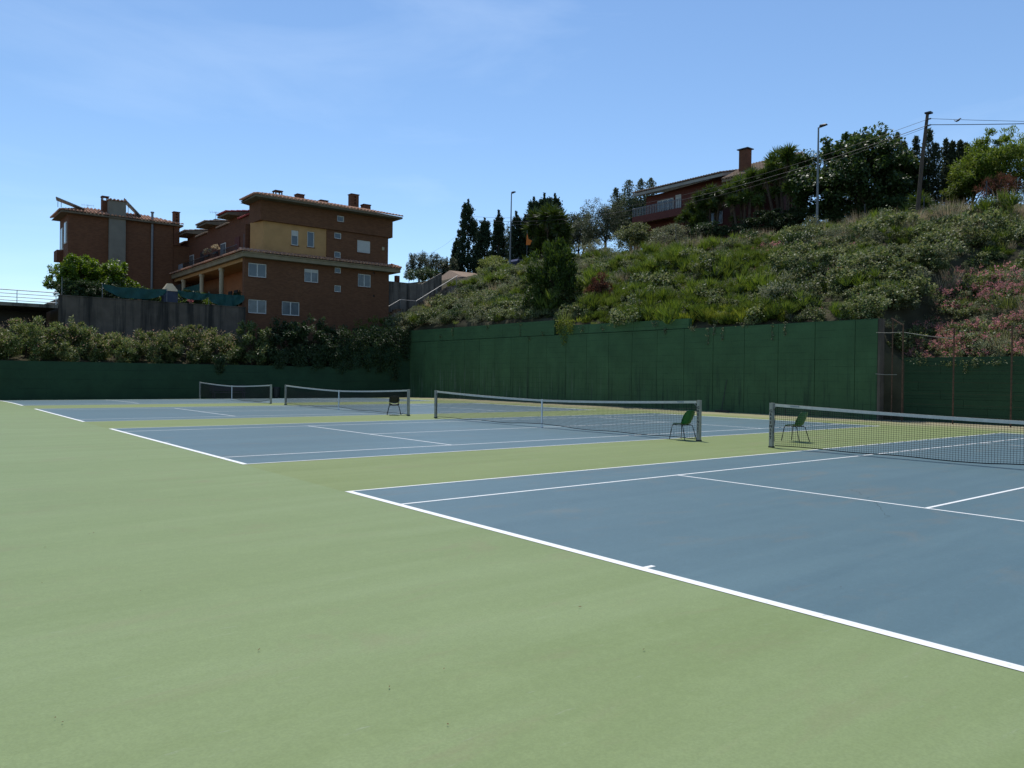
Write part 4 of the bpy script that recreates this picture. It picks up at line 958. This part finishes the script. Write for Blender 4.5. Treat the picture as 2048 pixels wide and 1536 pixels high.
def cypress(label, px, ptop, pbase, X, wpx, seed, n=2600, cat='tree'):
    rg = np.random.default_rng(seed); b = at(px, pbase, X=X); tp = at(px, ptop, X=X); d = (b-CAM)@_f; zb = min(b[2], hill(b[0], b[1])); h = tp[2]-zb; r0 = wpx/2/FOC*d
    n = int(n*4.0); nb = 260; tt = rg.random(nb)**1.15*.9; ang = rg.random(nb)*6.283
    prof = lambda t: np.where(t < .22, .75+t*1.1, (1-((t-.22)/.78))**.75)*(.75+.5*rg.random(np.shape(t)))
    rr = 1.12*r0*prof(tt)*(.30+.70*rg.random(nb)**.7); cc = np.stack([rr*np.cos(ang), rr*np.sin(ang), tt*h*.98], 1)
    k = rg.integers(0, nb, n); ln = (.16*r0+.10*h*(.4+.4*rg.random(n))*.5); sp = rg.random(n)
    outd = unit(np.stack([np.cos(ang), np.sin(ang), np.zeros(nb)], 1))
    P_ = cc[k] + (outd[k]*.45+np.array([0, 0, 1]))*(sp*ln)[:, None] + rg.normal(size=(n, 3))*(.11*r0+.03)*(1-sp*.6)[:, None]
    P_[:, 2] = np.minimum(P_[:, 2], h*1.0)
    top = rg.random(160)**.6; Pt = np.stack([rg.normal(size=160)*.08*(1.2-top), rg.normal(size=160)*.08*(1.2-top), h*(.80+.20*top)], 1)
    P_ = np.concatenate([P_, Pt]); n2 = len(P_)
    A = unit(rdir(rg, n2)*.7+np.array([0, 0, .8])); cm = leaf_vf(P_, A, rdir(rg, n2), .24*(.6+.7*rg.random(n2)), .15, .2)
    base = np.array([b[0], b[1], zb]); tb = MB().tube([base, base+[0, 0, h*.5], base+[0, 0, h*.95]], [.14, .1, .02], 6)
    return plant('cypress_tree', label, cat, base, cm, 'cypress', tb, 'cypresses at the top of the hill')
cypress('tallest slim cypress, leftmost of the tall ones', 935, 400, 560, 55, 48, 21, 3600)
cypress('short cypress at the foot of the tallest one', 912, 478, 560, 54.5, 26, 22, 1500)
cypress('broad cypress right of the tallest one', 968, 438, 555, 55.5, 44, 23, 2600)
cypress('slim cypress left of the left lamp post', 996, 422, 552, 55.5, 30, 24, 2200)
cypress('slim cypress right behind the left lamp post', 1031, 424, 545, 55.5, 32, 25, 2200)
cypress('small cypress between the lamp post and the big group', 1049, 430, 540, 56, 26, 26, 1800)
cypress('left cypress of the big group behind the yucca', 1066, 396, 530, 57, 44, 27, 2600)
cypress('tall middle cypress of the big group behind the yucca', 1087, 388, 530, 58, 40, 28, 2600)
cypress('right leaning cypress of the big group behind the yucca', 1108, 388, 530, 57.5, 54, 29, 2800)
tree('olive_tree', 'grey green round tree right of the flats, leftmost on the hill', 838, 500, 572, 50, 50, 'olive', 31, 2600, .16, .07)
tree('olive_tree', 'grey green low tree between flats and cypresses', 872, 512, 572, 51, 56, 'olive', 32, 2600, .16, .07)
tree('shrub', 'small grey green shrub at the foot of the short cypress', 897, 515, 570, 51.5, 34, 'olive', 33, 1600, .16, .07, cat='shrub')
tree('hedge_shrub', 'dark clipped shrub beside the sloping garden wall', 845, 535, 568, 47, 66, 'dark', 34, 2200, .15, .08, cat='shrub')
tree('shrub', 'green shrub left of the left lamp post', 985, 515, 555, 50, 66, 'grass', 35, 1800, .16, .06, cat='shrub')
tree('tree', 'dull brown green tree behind the left lamp post', 1012, 452, 545, 60, 48, 'olive', 36, 1800, .2, .09)
tree('tree', 'pale soft green tree right of the cypress group', 1158, 440, 520, 60, 60, 'olive', 37, 2200, .2, .08)
tree('olive_tree', 'dense grey olive tree in front of the dark upright tree', 1210, 402, 510, 57, 92, 'olive', 38, 5200, .16, .055, 70)
tree('shrub', 'grey shrub below the dense olive tree', 1195, 487, 540, 50.2, 110, 'silver', 39, 2400, .16, .05, cat='shrub')
tree('shrub', 'round yellowish shrub left of the red chalet', 1275, 447, 505, 53.6, 84, 'bramble', 40, 2600, .17, .08, cat='shrub')
tree('shrub', 'pale shrub in front of the chalet balcony', 1345, 452, 500, 52.5, 90, 'silver', 41, 2200, .15, .05, cat='shrub')
tree('shrub', 'dark shrub in front of the chalet window', 1420, 446, 480, 54, 80, 'dark', 42, 1800, .16, .07, cat='shrub')
tree('hedge_shrub', 'dark hedge under the big dense tree', 1735, 402, 448, 55, 220, 'dark', 45, 5200, .17, .08, 70, cat='hedge', depth=1.0, low=-.9)
tree('tree', 'dense dark tree behind the feathery tree left of the chalet', 1262, 398, 490, 63, 110, 'dark', 46, 5200, .22, .10, 70)
tree('tree', 'dull green tree between the yucca and the olive tree', 1165, 425, 510, 62, 80, 'olive', 47, 3600, .2, .09, 60)
tree('shrub', 'dark shrub row below the tall yucca', 1540, 425, 470, 54, 190, 'dark', 43, 4200, .16, .07, cat='shrub', depth=1.2)
tree('ficus_tree', 'big dense dark green tree right of the right lamp post', 1715, 276, 448, 57, 225, 'ficus', 44, 15000, .23, .15, 190, shell=.5, cr=.16, low=-.75, limbs=12)
# upright branched trees: several narrow columns on one trunk
def upright(name, label, cols, X, leaf, seed, pbase, n=900):
    n = int(n*2.4); rg = np.random.default_rng(seed); parts = []; px0 = np.mean([c_[0] for c_ in cols]); b = at(px0, pbase, X=X); zb = min(b[2], hill(b[0], b[1])); base = np.array([b[0], b[1], zb]); tb = MB().tube([base, base+[0, 0, .9]], [.2, .16], 7)
    for (px, pt, w_) in cols:
        tp = at(px, pt, X=X); d = (tp-CAM)@_f; r_ = w_/2/FOC*d; q = tp-base; h = q[2]
        tb.tube([base+[0, 0, .6], base+[q[0]*.6, q[1]*.6, h*.4], tp], [.12, .08, .02], 5)
        m = n; t = rg.random(m)**.8; ctr = np.stack([q[0]*np.minimum(1, .35+t*.8), q[1]*np.minimum(1, .35+t*.8), h*(.12+.88*t)], 1)
        rad = 1.55*r_*(1-t)**.5*(.6+.6*np.sin(t*17+rg.random()*6)**2)
        dd = rdir(rg, m); P_ = ctr+dd*(rad*rg.random(m)**.5)[:, None]
        parts.append(leaf_vf(P_, unit(dd+np.array([0, 0, .6])+rdir(rg, m)*.5), rdir(rg, m)+[0, 0, .4], .2*(.6+.7*rg.random(m)), .10))
    return plant(name, label, 'tree', base, join(parts), leaf, tb)
upright('poplar_tree', 'dark upright tree with feathery tops left of the chalet', [(1232, 378, 40), (1258, 362, 48), (1282, 360, 44), (1302, 358, 44), (1270, 400, 70), (1298, 395, 60)], 60, 'olive', 51, 480, 1100)
upright('poplar_tree', 'feathery upright tree between big tree and leaning pole', [(1795, 268, 34), (1808, 285, 40), (1788, 320, 60), (1815, 310, 46)], 59, 'olive', 52, 410, 900)
upright('poplar_tree', 'feathery upright tree right behind the leaning pole', [(1832, 275, 26), (1858, 260, 36), (1872, 290, 36), (1850, 320, 60)], 60, 'olive', 53, 410, 900)
upright('poplar_tree', 'feathery grey green tree right of the leaning pole', [(1892, 280, 26), (1905, 285, 24), (1920, 284, 26), (1932, 288, 22), (1905, 320, 80), (1890, 350, 80)], 61, 'olive', 54, 410, 1000)
tree('tree', 'dark rounded tree behind the feathery trees at right', 1945, 298, 400, 64, 110, 'ficus', 55, 3600, .24, .12, 60)
tree('acacia_tree', 'bright green spreading tree at the right edge', 2010, 278, 412, 58, 190, 'bright', 56, 8500, .24, .06, 90, cr=.17, limbs=10)
tree('acacia_tree', 'low bright green tree in front of the dark one at right', 1950, 335, 415, 57.5, 110, 'bright', 57, 3800, .22, .06, 60)
tree('shrub', 'grey leafless shrub by the fence post at right', 2000, 352, 402, 54.5, 90, 'dead', 58, 900, .22, .02, cat='shrub')
tree('conifer_bush', 'tall dark green bush standing behind the green wall', 1106, 492, 655, 31.4, 108, 'conifer', 59, 11000, .19, .06, 90, cr=.2, up=.8, low=-.9, cat='bush')
tree('dead_bush', 'reddish brown dead bush right of the tall dark bush', 1200, 552, 640, 32.6, 56, 'dead', 60, 2400, .16, .04, 40, cat='bush')

# yuccas: trunks with rosettes of sword leaves
def rosette(rg, c0, r_, n):
    d = rdir(rg, n); d[:, 2] = d[:, 2]*.75+.22; d = unit(d); side = unit(np.cross(d, rdir(rg, n)))
    return leaf_vf(np.tile(c0, (n, 1))+d*.05, d, np.cross(side, d), r_*(.7+.4*rg.random(n)), .075*r_/.7, .12, .35)
def yucca(label, heads, X, pbase, seed, leaf='yucca', hr=.75, skirt=True):
    rg = np.random.default_rng(seed); px0 = np.mean([h_[0] for h_ in heads]); b = at(px0, pbase, X=X); zb = min(b[2], hill(b[0], b[1])); base = np.array([b[0], b[1], zb]); parts, sk = [], []; tb = MB()
    for (px, py, s_) in heads:
        c0 = at(px, py, X=X+rg.uniform(-.8, .8)); q = c0-base; r_ = hr*s_
        parts.append(rosette(rg, q, r_*1.35, 200)); parts.append(rosette(rg, q-[0, 0, .35*r_], r_*1.25, 120)); parts.append(rosette(rg, q+rg.normal(size=3)*.55, r_*1.1, 110)); parts.append(rosette(rg, q+rg.normal(size=3)*[.5,.6,.4]-[0, 0, .5], r_*1.1, 110))
        tb.tube([base+[q[0]*.35, q[1]*.35, 0], base+[q[0]*.7, q[1]*.7, q[2]*.55], base+q-[0, 0, .1]], [.16, .13, .10], 6)
        n_ = 50; a = rg.random(n_)*6.283; P_ = q+np.stack([.12*np.cos(a), .12*np.sin(a), -.3*r_-rg.random(n_)*1.1*r_], 1)
        sk.append(leaf_vf(P_, np.stack([np.cos(a)*.35, np.sin(a)*.35, -np.ones(n_)], 1), np.stack([np.cos(a), np.sin(a), np.zeros(n_)], 1), .55*r_, .06))
    t = thing('yucca_tree', label, 'yucca', tuple(base), 'yuccas on the hilltop')
    link(npmesh('crown', *join(parts), LEAF[leaf]), 'crown', t); link(npmesh('dead_leaf_skirt', *join(sk), LEAF['straw']), 'dead_leaf_skirt', t)['kind'] = 'stuff'; tb.build('trunk', m_bark, t); return t
yucca('tall many headed yucca between chimney and right lamp post', [(1575,312,1.1),(1545,325,1),(1605,325,1.05),(1560,345,1),(1590,350,1),(1625,345,.9),(1530,350,.9),(1580,375,.9),(1610,380,.9),(1555,385,.8)], 55.5, 440, 71)
yucca('yucca in front of the chalet chimney', [(1480,365,1),(1455,380,.95),(1505,352,1),(1520,372,.95),(1490,392,.9),(1465,402,.8),(1515,400,.8)], 55, 445, 72)
yucca('yucca in front of the chalet wall', [(1420,385,.9),(1400,395,.9),(1440,395,.9),(1412,410,.9),(1432,415,.8)], 55, 450, 73)
yucca('lowest yucca beside the chalet balcony', [(1385,425,.9),(1405,432,.9),(1372,432,.75),(1392,442,.8)], 54.5, 462, 74)
yucca('big yucca in front of the cypress group', [(1095,432,1.25),(1075,440,1.2),(1118,440,1.2),(1100,455,1.2),(1128,462,1.1),(1068,462,1.1),(1085,470,1.1),(1110,475,1.1),(1080,492,1),(1125,490,1)], 54.5, 520, 75, hr=.95)
yucca('small agave at the foot of the leaning pole', [(1838,402,.9),(1848,408,.7)], 52.6, 415, 76)

# ------------------------------------------------------------------ hedge and shrubs behind the far wall
def blossoms(t, rx, ry, h, seed, n=900):
    rg = np.random.default_rng(seed); d = rdir(rg, n*3); d = d[d[:, 2] > -.05][:n]; keep = np.sin(d[:, 0]*6+seed)*np.sin(d[:, 1]*5+seed*2)+.6*rg.random(len(d)) > .05; d = d[keep]
    P_ = d*np.array([rx, ry, h*.52])*(.92+.2*rg.random((len(d), 1)))+[0, 0, h*.5]
    link(npmesh('blossom', *leaf_vf(P_, rdir(rg, len(d))+[0, 0, .5], rdir(rg, len(d))+[0, -.3, .6], .105*(.6+.7*rg.random(len(d))), .06), LEAF['blossom']), 'blossom', t)
def bush(name, label, x, y, z0, z1, rx, ry, leaf, seed, n, ll, lw, clumps=40, cr=.24, group=None, cat='bush', low=-.8, up=.25, droop=.1):
    rg = np.random.default_rng(seed); h = z1-z0
    cm = crown(rg, n, (rx, ry, h*.52), clumps, ll, lw, up, droop, .42, cr, low, (0, 0, h*.5))
    tb = MB(); branches(tb, rg, (x, y, z0-.3), (x, y, z0+h*.7), .06, 6, rx*.5, .2)
    return plant(name, label, cat, (x, y, z0), cm, leaf, tb, group)
hp = [(-3.6, 4.6, 'off the left edge'), (-.9, 4.75, 'at the left edge'), (1.9, 4.85, 'below the white railing'), (4.6, 4.75, 'under the left end of the concrete wall'), (7.2, 4.25, 'right of the tall leafy shoot'), (9.6, 4.5, 'under the middle of the concrete wall'), (11.9, 4.95, 'tallest under the shade cloth'), (14.3, 4.75, 'last before the dark shrubs')]
for i, (x, zt, wh_) in enumerate(hp):
    t = bush('oleander_bush', 'oleander bush with tan flower tips, ' + wh_, x, 49.0+.3*math.sin(i*2.1), 1.8, zt, 1.8, 2.2, 'oleander', 200+i, 17000, .18, .055, 110, .2, 'oleander hedge above the far wall', up=.5, low=-.95); blossoms(t, 1.85, 2.2, zt-1.8, 400+i, 480)
bush('young_tree', 'tall leafy shoot rising above the oleander hedge', *at(155, 640, Y=49.6)[:2], 2.2, 5.4, .75, .6, 'bramble', 215, 1800, .17, .08, 30, .25)
dk_ = [(16.3, 5.35, 1.6, 'left'), (18.6, 5.7, 1.6, 'second from left'), (20.9, 6.1, 1.6, 'tallest'), (23.2, 5.6, 1.7, 'fourth from left'), (25.4, 5.5, 1.7, 'fifth from left'), (26.9, 5.8, 1.3, 'rightmost')]
for i, (x, zt, rx, wh_) in enumerate(dk_):
    bush('dark_shrub', 'dark shrub in front of the flats, %s of its row' % wh_, x, 47.9, 1.75, zt, rx, 1.9, 'dark' if i else 'oleander', 220+i, 8000, .19, .08, 80, .22, 'dark shrubs below the flats', low=-.95)
bush('green_shrub', 'bright green shrub below the stair', *at(745, 640, Y=50.5)[:2], 4.0, 6.9, 1.3, 1.0, 'bright', 230, 2600, .17, .05, 40, .24)
bush('pale_shrub', 'pale leaved climbing shrub spilling over the wall corner', *at(815, 650, Y=48.0)[:2], 4.6, 6.7, 1.5, 1.3, 'silver', 231, 4200, .18, .09, 50, .24)
pz_ = at(1792, 700, X=30.0); bush('green_shrub', 'leafy shrub beside the right end of the tall green wall', 30.0, pz_[1], 2.2, 4.0, .75, .8, 'bramble', 232, 2600, .12, .07, 40, .26)
# creeper hanging in the corner and over the walls
def creeper(label, X=None, Y=None, spots=(), leaf='dark', seed=1, n=260, ll=.14, lw=.09, spread=.28):
    rg = np.random.default_rng(seed); parts = []; tb = MB(); base = None
    for (px, y0, y1, w_) in spots:
        a = at(px, y0, X=X, Y=Y); b = at(px, y1, X=X, Y=Y)
        if X and abs(X-XW) < .2:
            for _ in range(3): a = at(px, y0, X=X-XW+wall_x(a[1])); b = at(px, y1, X=X-XW+wall_x(b[1]))
        base = a if base is None else base
        t = rg.random(n)**1.3; P_ = a+(b-a)*t[:, None]+rg.normal(size=(n, 3))*([.07, w_, .06] if X else [w_, .07, .06])*(1-.6*t)[:, None]
        parts.append(leaf_vf(P_-base, rdir(rg, n)*.8+[0, 0, -.6], rdir(rg, n)+([-.8, 0, .3] if X else [0, -.8, .3]), ll*(.6+.7*rg.random(n)), lw)); tb.tube([a, (a+b)/2+rg.normal(size=3)*.04, b], .008, 4)
    t = thing('creeper', label, 'creeper', tuple(base)); link(npmesh('foliage', *join(parts), LEAF[leaf]), 'foliage', t); tb.build('stem', m_bark, t); return t
creeper('dark creeper hanging down in the corner of the far wall', Y=YW-.08, spots=[(790, 655, 760, .5), (760, 655, 745, .6), (725, 660, 735, .6), (810, 660, 720, .35), (700, 670, 738, .5), (670, 690, 735, .5), (640, 690, 735, .5), (600, 700, 732, .5), (560, 700, 735, .5), (440, 712, 745, .25)], seed=2, n=900)
creeper('yellowish tuft hanging over the green wall below the dark bush', X=XW-.08, spots=[(1128, 636, 690, .30), (1140, 640, 665, .3), (1118, 640, 665, .22)], leaf='yellow', seed=3, n=260, ll=.14, lw=.04)
creeper('thin leafy trailing stems over the top of the green wall', X=XW-.05, spots=[(1428, 650, 668, .05), (1415, 655, 690, .05), (1445, 655, 680, .05), (1545, 648, 680, .05), (1570, 645, 672, .06), (1330, 655, 668, .08), (1385, 652, 662, .15), (1490, 645, 652, .25), (1310, 642, 652, .2)], leaf='silver', seed=4, n=34, ll=.09, lw=.06)
creeper('sparse ivy on the parapet at the left of the green wall', X=XW-.02, spots=[(905, 655, 672, .06), (1040, 645, 672, .07), (975, 648, 660, .1), (1060, 672, 680, .15), (1085, 665, 672, .2), (1165, 650, 664, .15), (1205, 652, 662, .15), (880, 668, 676, .2)], leaf='bramble', seed=5, n=26, ll=.09, lw=.06)
creeper('trailing weed hanging over the low wall at right', X=29.12, spots=[(1930, 722, 745, .08), (1950, 720, 735, .1), (1990, 720, 728, .3), (1900, 722, 730, .3), (1840, 715, 728, .3)], leaf='bramble', seed=6, n=60, ll=.10, lw=.05)
# fern clumps on top of the wall
for i, (px, py, s_) in enumerate([(1325, 645, 1.0), (1375, 648, 1.2), (1425, 645, 1.5), (1452, 645, 1.2), (1490, 642, 1.3), (1528, 640, 1.2), (1570, 640, .9)]):
    p_ = at(px, py, X=29.2); rg = np.random.default_rng(300+i); parts = []
    for q in range(14):
        a = rg.random()*6.283; v, f = tuft(rg, 16, .1, .5*s_, .05, .5, .05); d = np.array([math.cos(a)*.35*rg.random(), math.sin(a)*.35*rg.random(), 0.]); parts.append((v+d, f))
        m_ = 12; tt = np.linspace(.2, 1, m_); st_ = np.stack([d[0]+math.cos(a)*tt*.35*s_, d[1]+math.sin(a)*tt*.35*s_, s_*(.9*tt-.35*tt**2)], 1)
        for sg in (-1, 1):
            sd = np.array([-math.sin(a)*sg, math.cos(a)*sg, .1]); parts.append(leaf_vf(st_, np.tile(sd, (m_, 1))+np.array([math.cos(a), math.sin(a), 0])*.5, np.tile([0, 0, 1.], (m_, 1)), .17*s_*(1.15-tt), .05))
    t = thing('fern_clump', 'yellow green fern clump on the wall top, %s from left' % ['first', 'second', 'third', 'fourth', 'fifth', 'sixth', 'seventh'][i], 'fern', (p_[0], p_[1], p_[2]-.1), 'ferns along the wall top')
    link(npmesh('fronds', *join(parts), LEAF['yellow']), 'fronds', t)

# garden tree and clipped hedge on the terrace
g0 = np.array([7.0, 55.5, 6.85]); rg = np.random.default_rng(240)
parts = [crown(rg, 13000, (1.5, 1.55, 1.55), 110, .17, .10, .2, .1, .3, .24, -.9, (-1.05, 0, 1.85)), crown(rg, 12000, (1.55, 1.6, 1.45), 100, .17, .10, .2, .1, .3, .24, -.9, (1.0, .2, 1.8)), crown(rg, 1600, (.8, .8, .7), 30, .17, .09, .2, .1, .4, .25, -.7, (-2.4, 0, 1.3)), crown(rg, 1400, (.8, .8, .6), 30, .17, .09, .2, .1, .4, .25, -.7, (2.4, 0, 1.35))]
tb = MB(); branches(tb, rg, g0, g0+[-.8, 0, 2.4], .12, 8, 1.1, .25); branches(tb, rg, g0+[.9, .2, 0], g0+[1.2, .2, 2.2], .10, 8, 1.1, .25)
plant('citrus_tree', 'bright green garden tree above the concrete wall', 'tree', g0, join(parts), 'citrus', tb)
rg = np.random.default_rng(241); n = 7000; P_ = np.stack([rg.uniform(8.5, 17.0, n), rg.uniform(56.2, 57.2, n), rg.uniform(6.85, 8.25, n)], 1); P_[:, 2] += .05*np.sin(P_[:, 0]*3)
o = thing('clipped_hedge', 'clipped green hedge behind the shade cloth', 'hedge', (12, 56.7, 6.85)); link(npmesh('foliage', *leaf_vf(P_-np.array([12, 56.7, 6.85]), rdir(rg, n)+[0, 0, .3], rdir(rg, n)+[0, 0, .6], .13, .07), LEAF['citrus']), 'foliage', o)
tb = MB()
for x in np.arange(8.8, 17, .8): tb.tube([(x, 56.7, 6.85), (x, 56.7, 8.0)], .025, 5)
tb.build('stems', m_bark, o)['kind'] = 'stuff'
# dark laurel at the left end of the terrace and potted plants
for i, (x, lb) in enumerate(((6.3, 'dark shrub under the garden tree, left'), (8.2, 'dark shrub under the garden tree, right'), (10.2, 'dark shrub behind the left shade cloth'), (13.6, 'dark shrub behind the right shade cloth'))):
    bush('dark_garden_shrub', lb, x, 53.6, 6.8, 8.0 if i > 1 else 8.3, 1.15, .6, 'dark', 280+i, 2600, .15, .08, 40, .28)
bush('laurel_bush', 'dark laurel at the left end of the garden wall', 4.9, 53.6, 6.85, 8.3, .8, .8, 'dark', 242, 2200, .15, .07, 30, .26)
for i, (x, lb) in enumerate(((9.6, 'low flowers on the wall behind the left shade cloth'), (13.3, 'red flower pots under the right shade cloth'), (15.0, 'pot plant beside the flat shade cloth'))):
    t = thing('potted_plant', lb, 'pot plant', (x, 52.7, 6.87)); rg = np.random.default_rng(250+i)
    MB().tube([(x, 52.7, 6.87), (x, 52.7, 7.12)], [.11, .15], 10).build('pot', m_tile, t)
    link(npmesh('foliage', *crown(rg, 260, (.26, .22, .2), 10, .09, .05, .2, .1, .4, .35, -.4, (0, 0, .42)), LEAF['pink' if i == 1 else 'bramble']), 'foliage', t)
for i, (y, lb) in enumerate(((60.6, 'dry flower basket on the balcony rail, right one'), (62.8, 'dry flower basket on the balcony rail, left one'))):
    t = thing('flower_basket', lb, 'flower basket', (17.7, y, 12.4)); rg = np.random.default_rng(260+i)
    MB().box(17.55, 17.72, y-.45, y+.45, 12.25, 12.45).build('trough', m_dark, t); link(npmesh('foliage', *crown(rg, 420, (.35, .6, .3), 12, .12, .06, .2, .1, .4, .35, -.4, (0, 0, .35)), LEAF['dry']), 'foliage', t)
for i, (y, lb) in enumerate(((56.0, 'dark pot plants on the porch nearest the corner'), (60.3, 'dark leafy pot plants between the porch columns'))):
    bush('porch_plant', lb, 17.9, y, 6.9, 8.6, .45, 1.2, 'dark', 270+i, 1300, .15, .07, 24, .3, cat='pot plant')

# ------------------------------------------------------------------ lamp posts, leaning pole, wires, fence posts
def lamp(label, px, pbase, ptop, X):
    b = at(px, pbase, X=X); tp = at(px+3, ptop, X=X); zb = min(b[2], hill(b[0], b[1])); t = thing('street_lamp', label, 'street lamp', (b[0], b[1], zb), 'street lamps along the hill road')
    MB().tube([(b[0], b[1], zb), (b[0], b[1], zb+.6), (b[0], b[1], zb+.62), (b[0], tp[1], tp[2])], [.13, .13, .10, .06], 9).build('post', m_galv, t)
    MB().tube([(b[0], tp[1], tp[2]-.05), (b[0]-.1, tp[1]-.5, tp[2]+.02)], .045, 7).build('arm', m_galv, t)
    MB().hexa([(b[0]-.2, tp[1]-.15, tp[2]-.02), (b[0]+.12, tp[1]-.15, tp[2]-.02), (b[0]+.1, tp[1]-.72, tp[2]+.04), (b[0]-.22, tp[1]-.72, tp[2]+.04), (b[0]-.16, tp[1]-.2, tp[2]+.14), (b[0]+.08, tp[1]-.2, tp[2]+.14), (b[0]+.04, tp[1]-.68, tp[2]+.12), (b[0]-.16, tp[1]-.68, tp[2]+.12)]).build('lamp_head', m_dark, t)
lamp('tall grey street lamp in front of the big dark tree', 1634, 462, 255, 51)
lamp('slim grey street lamp among the cypresses', 1020, 528, 387, 51)
pb, pt = at(1833, 418, X=51), at(1855, 228, X=51); zb = min(pb[2], hill(pb[0], pb[1]))
t = thing('utility_pole', 'leaning wooden utility pole on the hill at right', 'pole', (pb[0], pb[1], zb-.3))
MB().tube([(pb[0], pb[1], zb-.3), tuple((pb+pt)/2), tuple(pt)], [.15, .125, .10], 10).build('pole', m_wood, t)
MB().box(pt[0]-.2, pt[0]+.2, pt[1]-.28, pt[1]+.12, pt[2]+.0, pt[2]+.10).build('cap', m_dark, t)
for dz in (.42, .85): MB().tube([(pt[0]-.15, pt[1], pt[2]-dz), (pt[0]-.15, pt[1]-.3, pt[2]-dz)], .05, 6).build('insulator', m_dark, t)
def wire(label, a, b, sag, r=.016):
    a, b = np.array(a), np.array(b); pts = [tuple(a+(b-a)*t_+np.array([0, 0, -4*sag*t_*(1-t_)])) for t_ in np.linspace(0, 1, 17)]
    tag(MB().tube(pts, r, 5).build('utility_wire', m_wire, loc=tuple(a)), label, 'wire', 'overhead wires')
P1, P2 = pt+[-.15, -.2, -.40], pt+[-.15, -.2, -.82]
E1, E2 = at(2300, 245, X=46), at(2300, 243, X=46)
wire('upper overhead wire running right from the leaning pole', P1, at(2300, 246, X=46), .05, .014)
wire('lower thicker overhead wire running right from the leaning pole', P2, at(2300, 240, X=46)-[0, 0, .0], .06, .024)
Q = at(945, 440, X=54)
wire('upper overhead wire running left from the leaning pole', P1, Q+[0, 0, .45], 2.3, .014)
wire('middle overhead wire running left from the leaning pole', P2, Q, 2.3, .022)
wire('lowest overhead wire running left from the leaning pole', P2-[0, 0, .12], Q-[0, 0, .2], 2.6, .012)
wire('thin slanting wire above the grey trees right of the flats', Q, at(850, 510, X=50), .6, .008)
# bird on the wire
bp = at(1913, 243, X=49.8); t = thing('bird', 'small dark bird perched on the lower wire right of the pole', 'bird', tuple(bp)); x, y, z = bp
rb = MB(); rb.tube([(x, y+.16, z+.16), (x, y+.10, z+.06), (x, y, z+.02), (x, y-.13, z+.06), (x, y-.20, z+.13), (x, y-.25, z+.14), (x, y-.30, z+.13)], [.010, .024, .055, .06, .035, .035, .006], 8); rb.build('body', m_dark, t, smooth=True)
# hill fence posts
for i, (px, p0, p1, X, lb) in enumerate([(1352, 492, 448, 50.3, 'short green fence post with pale cap in front of the chalet'), (1973, 418, 362, 50.6, 'braced green fence post at the right of the hilltop'), (1848, 425, 393, 50.4, 'thin fence post right of the leaning pole'), (1730, 445, 408, 50.5, 'thin fence post below the big dark tree'), (977, 575, 525, 49.5, 'thin fence post below the cypresses'), (818, 560, 515, 46, 'thin dark post right of the flats roof'), (1875, 630, 560, 36, 'thin grey stake standing in the brambles')]):
    a, b = at(px, p0, X=X), at(px, p1, X=X); zb = min(a[2], hill(a[0], a[1])); t = thing('fence_post', lb, 'post', (a[0], a[1], zb))
    MB().tube([(a[0], a[1], zb), (a[0], b[1], b[2])], .035, 6).build('post', m_dark if i != 6 else m_galv, t)
    if i == 0: MB().box(a[0]-.08, a[0]+.08, b[1]-.12, b[1]+.12, b[2]-.14, b[2]+.02).build('cap', pbr('pale cap', (.5,.42,.2), .7), t)
    if i == 1:
        for sg in (-1, 1): MB().tube([(a[0], b[1], b[2]-.25), (a[0], b[1]+sg*1.25, zb+.1)], .028, 6).build('brace', m_dark, t)
# small flag among the cypresses
fp = at(1054, 500, X=52.5); t = thing('flag', 'small orange and yellow flag near the cypresses', 'flag', tuple(fp))
MB().tube([tuple(fp-[0, 0, 1.2]), tuple(fp+[0, 0, 2.3])], .02, 5).build('pole', m_galv, t)
ft = at(1054, 465, X=52.5); fl = MB()
fl.add([ft, at(1057, 478, X=52.4), at(1064, 481, X=52.3), at(1060, 490, X=52.4), at(1052, 490, X=52.5)], [(0, 1, 4), (1, 2, 3), (1, 3, 4)]); fl.build('cloth', m_oran, t)
p_ = at(1032, 519, X=52.4); cx_, cy_ = p_[0], p_[1]; zc = hill(cx_, cy_)
t = thing('recycling_container', 'dark blue container on the hill road by the left lamp post', 'container', (cx_, cy_, zc))
MB().hexa([(cx_-.5, cy_-.8, zc+.1), (cx_+.5, cy_-.8, zc+.1), (cx_+.5, cy_+.8, zc+.1), (cx_-.5, cy_+.8, zc+.1), (cx_-.6, cy_-.95, zc+1.3), (cx_+.6, cy_-.95, zc+1.3), (cx_+.6, cy_+.95, zc+1.3), (cx_-.6, cy_+.95, zc+1.3)]).build('body', plain('navy plastic', (.015,.02,.06), .5), t)
MB().hexa([(cx_-.62, cy_-.97, zc+1.302), (cx_+.62, cy_-.97, zc+1.302), (cx_+.62, cy_+.97, zc+1.302), (cx_-.62, cy_+.97, zc+1.302), (cx_-.3, cy_-.9, zc+1.6), (cx_+.3, cy_-.9, zc+1.6), (cx_+.3, cy_+.9, zc+1.6), (cx_-.3, cy_+.9, zc+1.6)]).build('lid', plain('navy lid', (.02,.03,.09), .5), t)
for sx in (-.4, .4):
    for sy in (-.65, .65): MB().tube([(cx_+sx, cy_+sy-.04, zc+.1), (cx_+sx, cy_+sy+.04, zc+.1)], .1, 10).build('wheel', m_black, t)
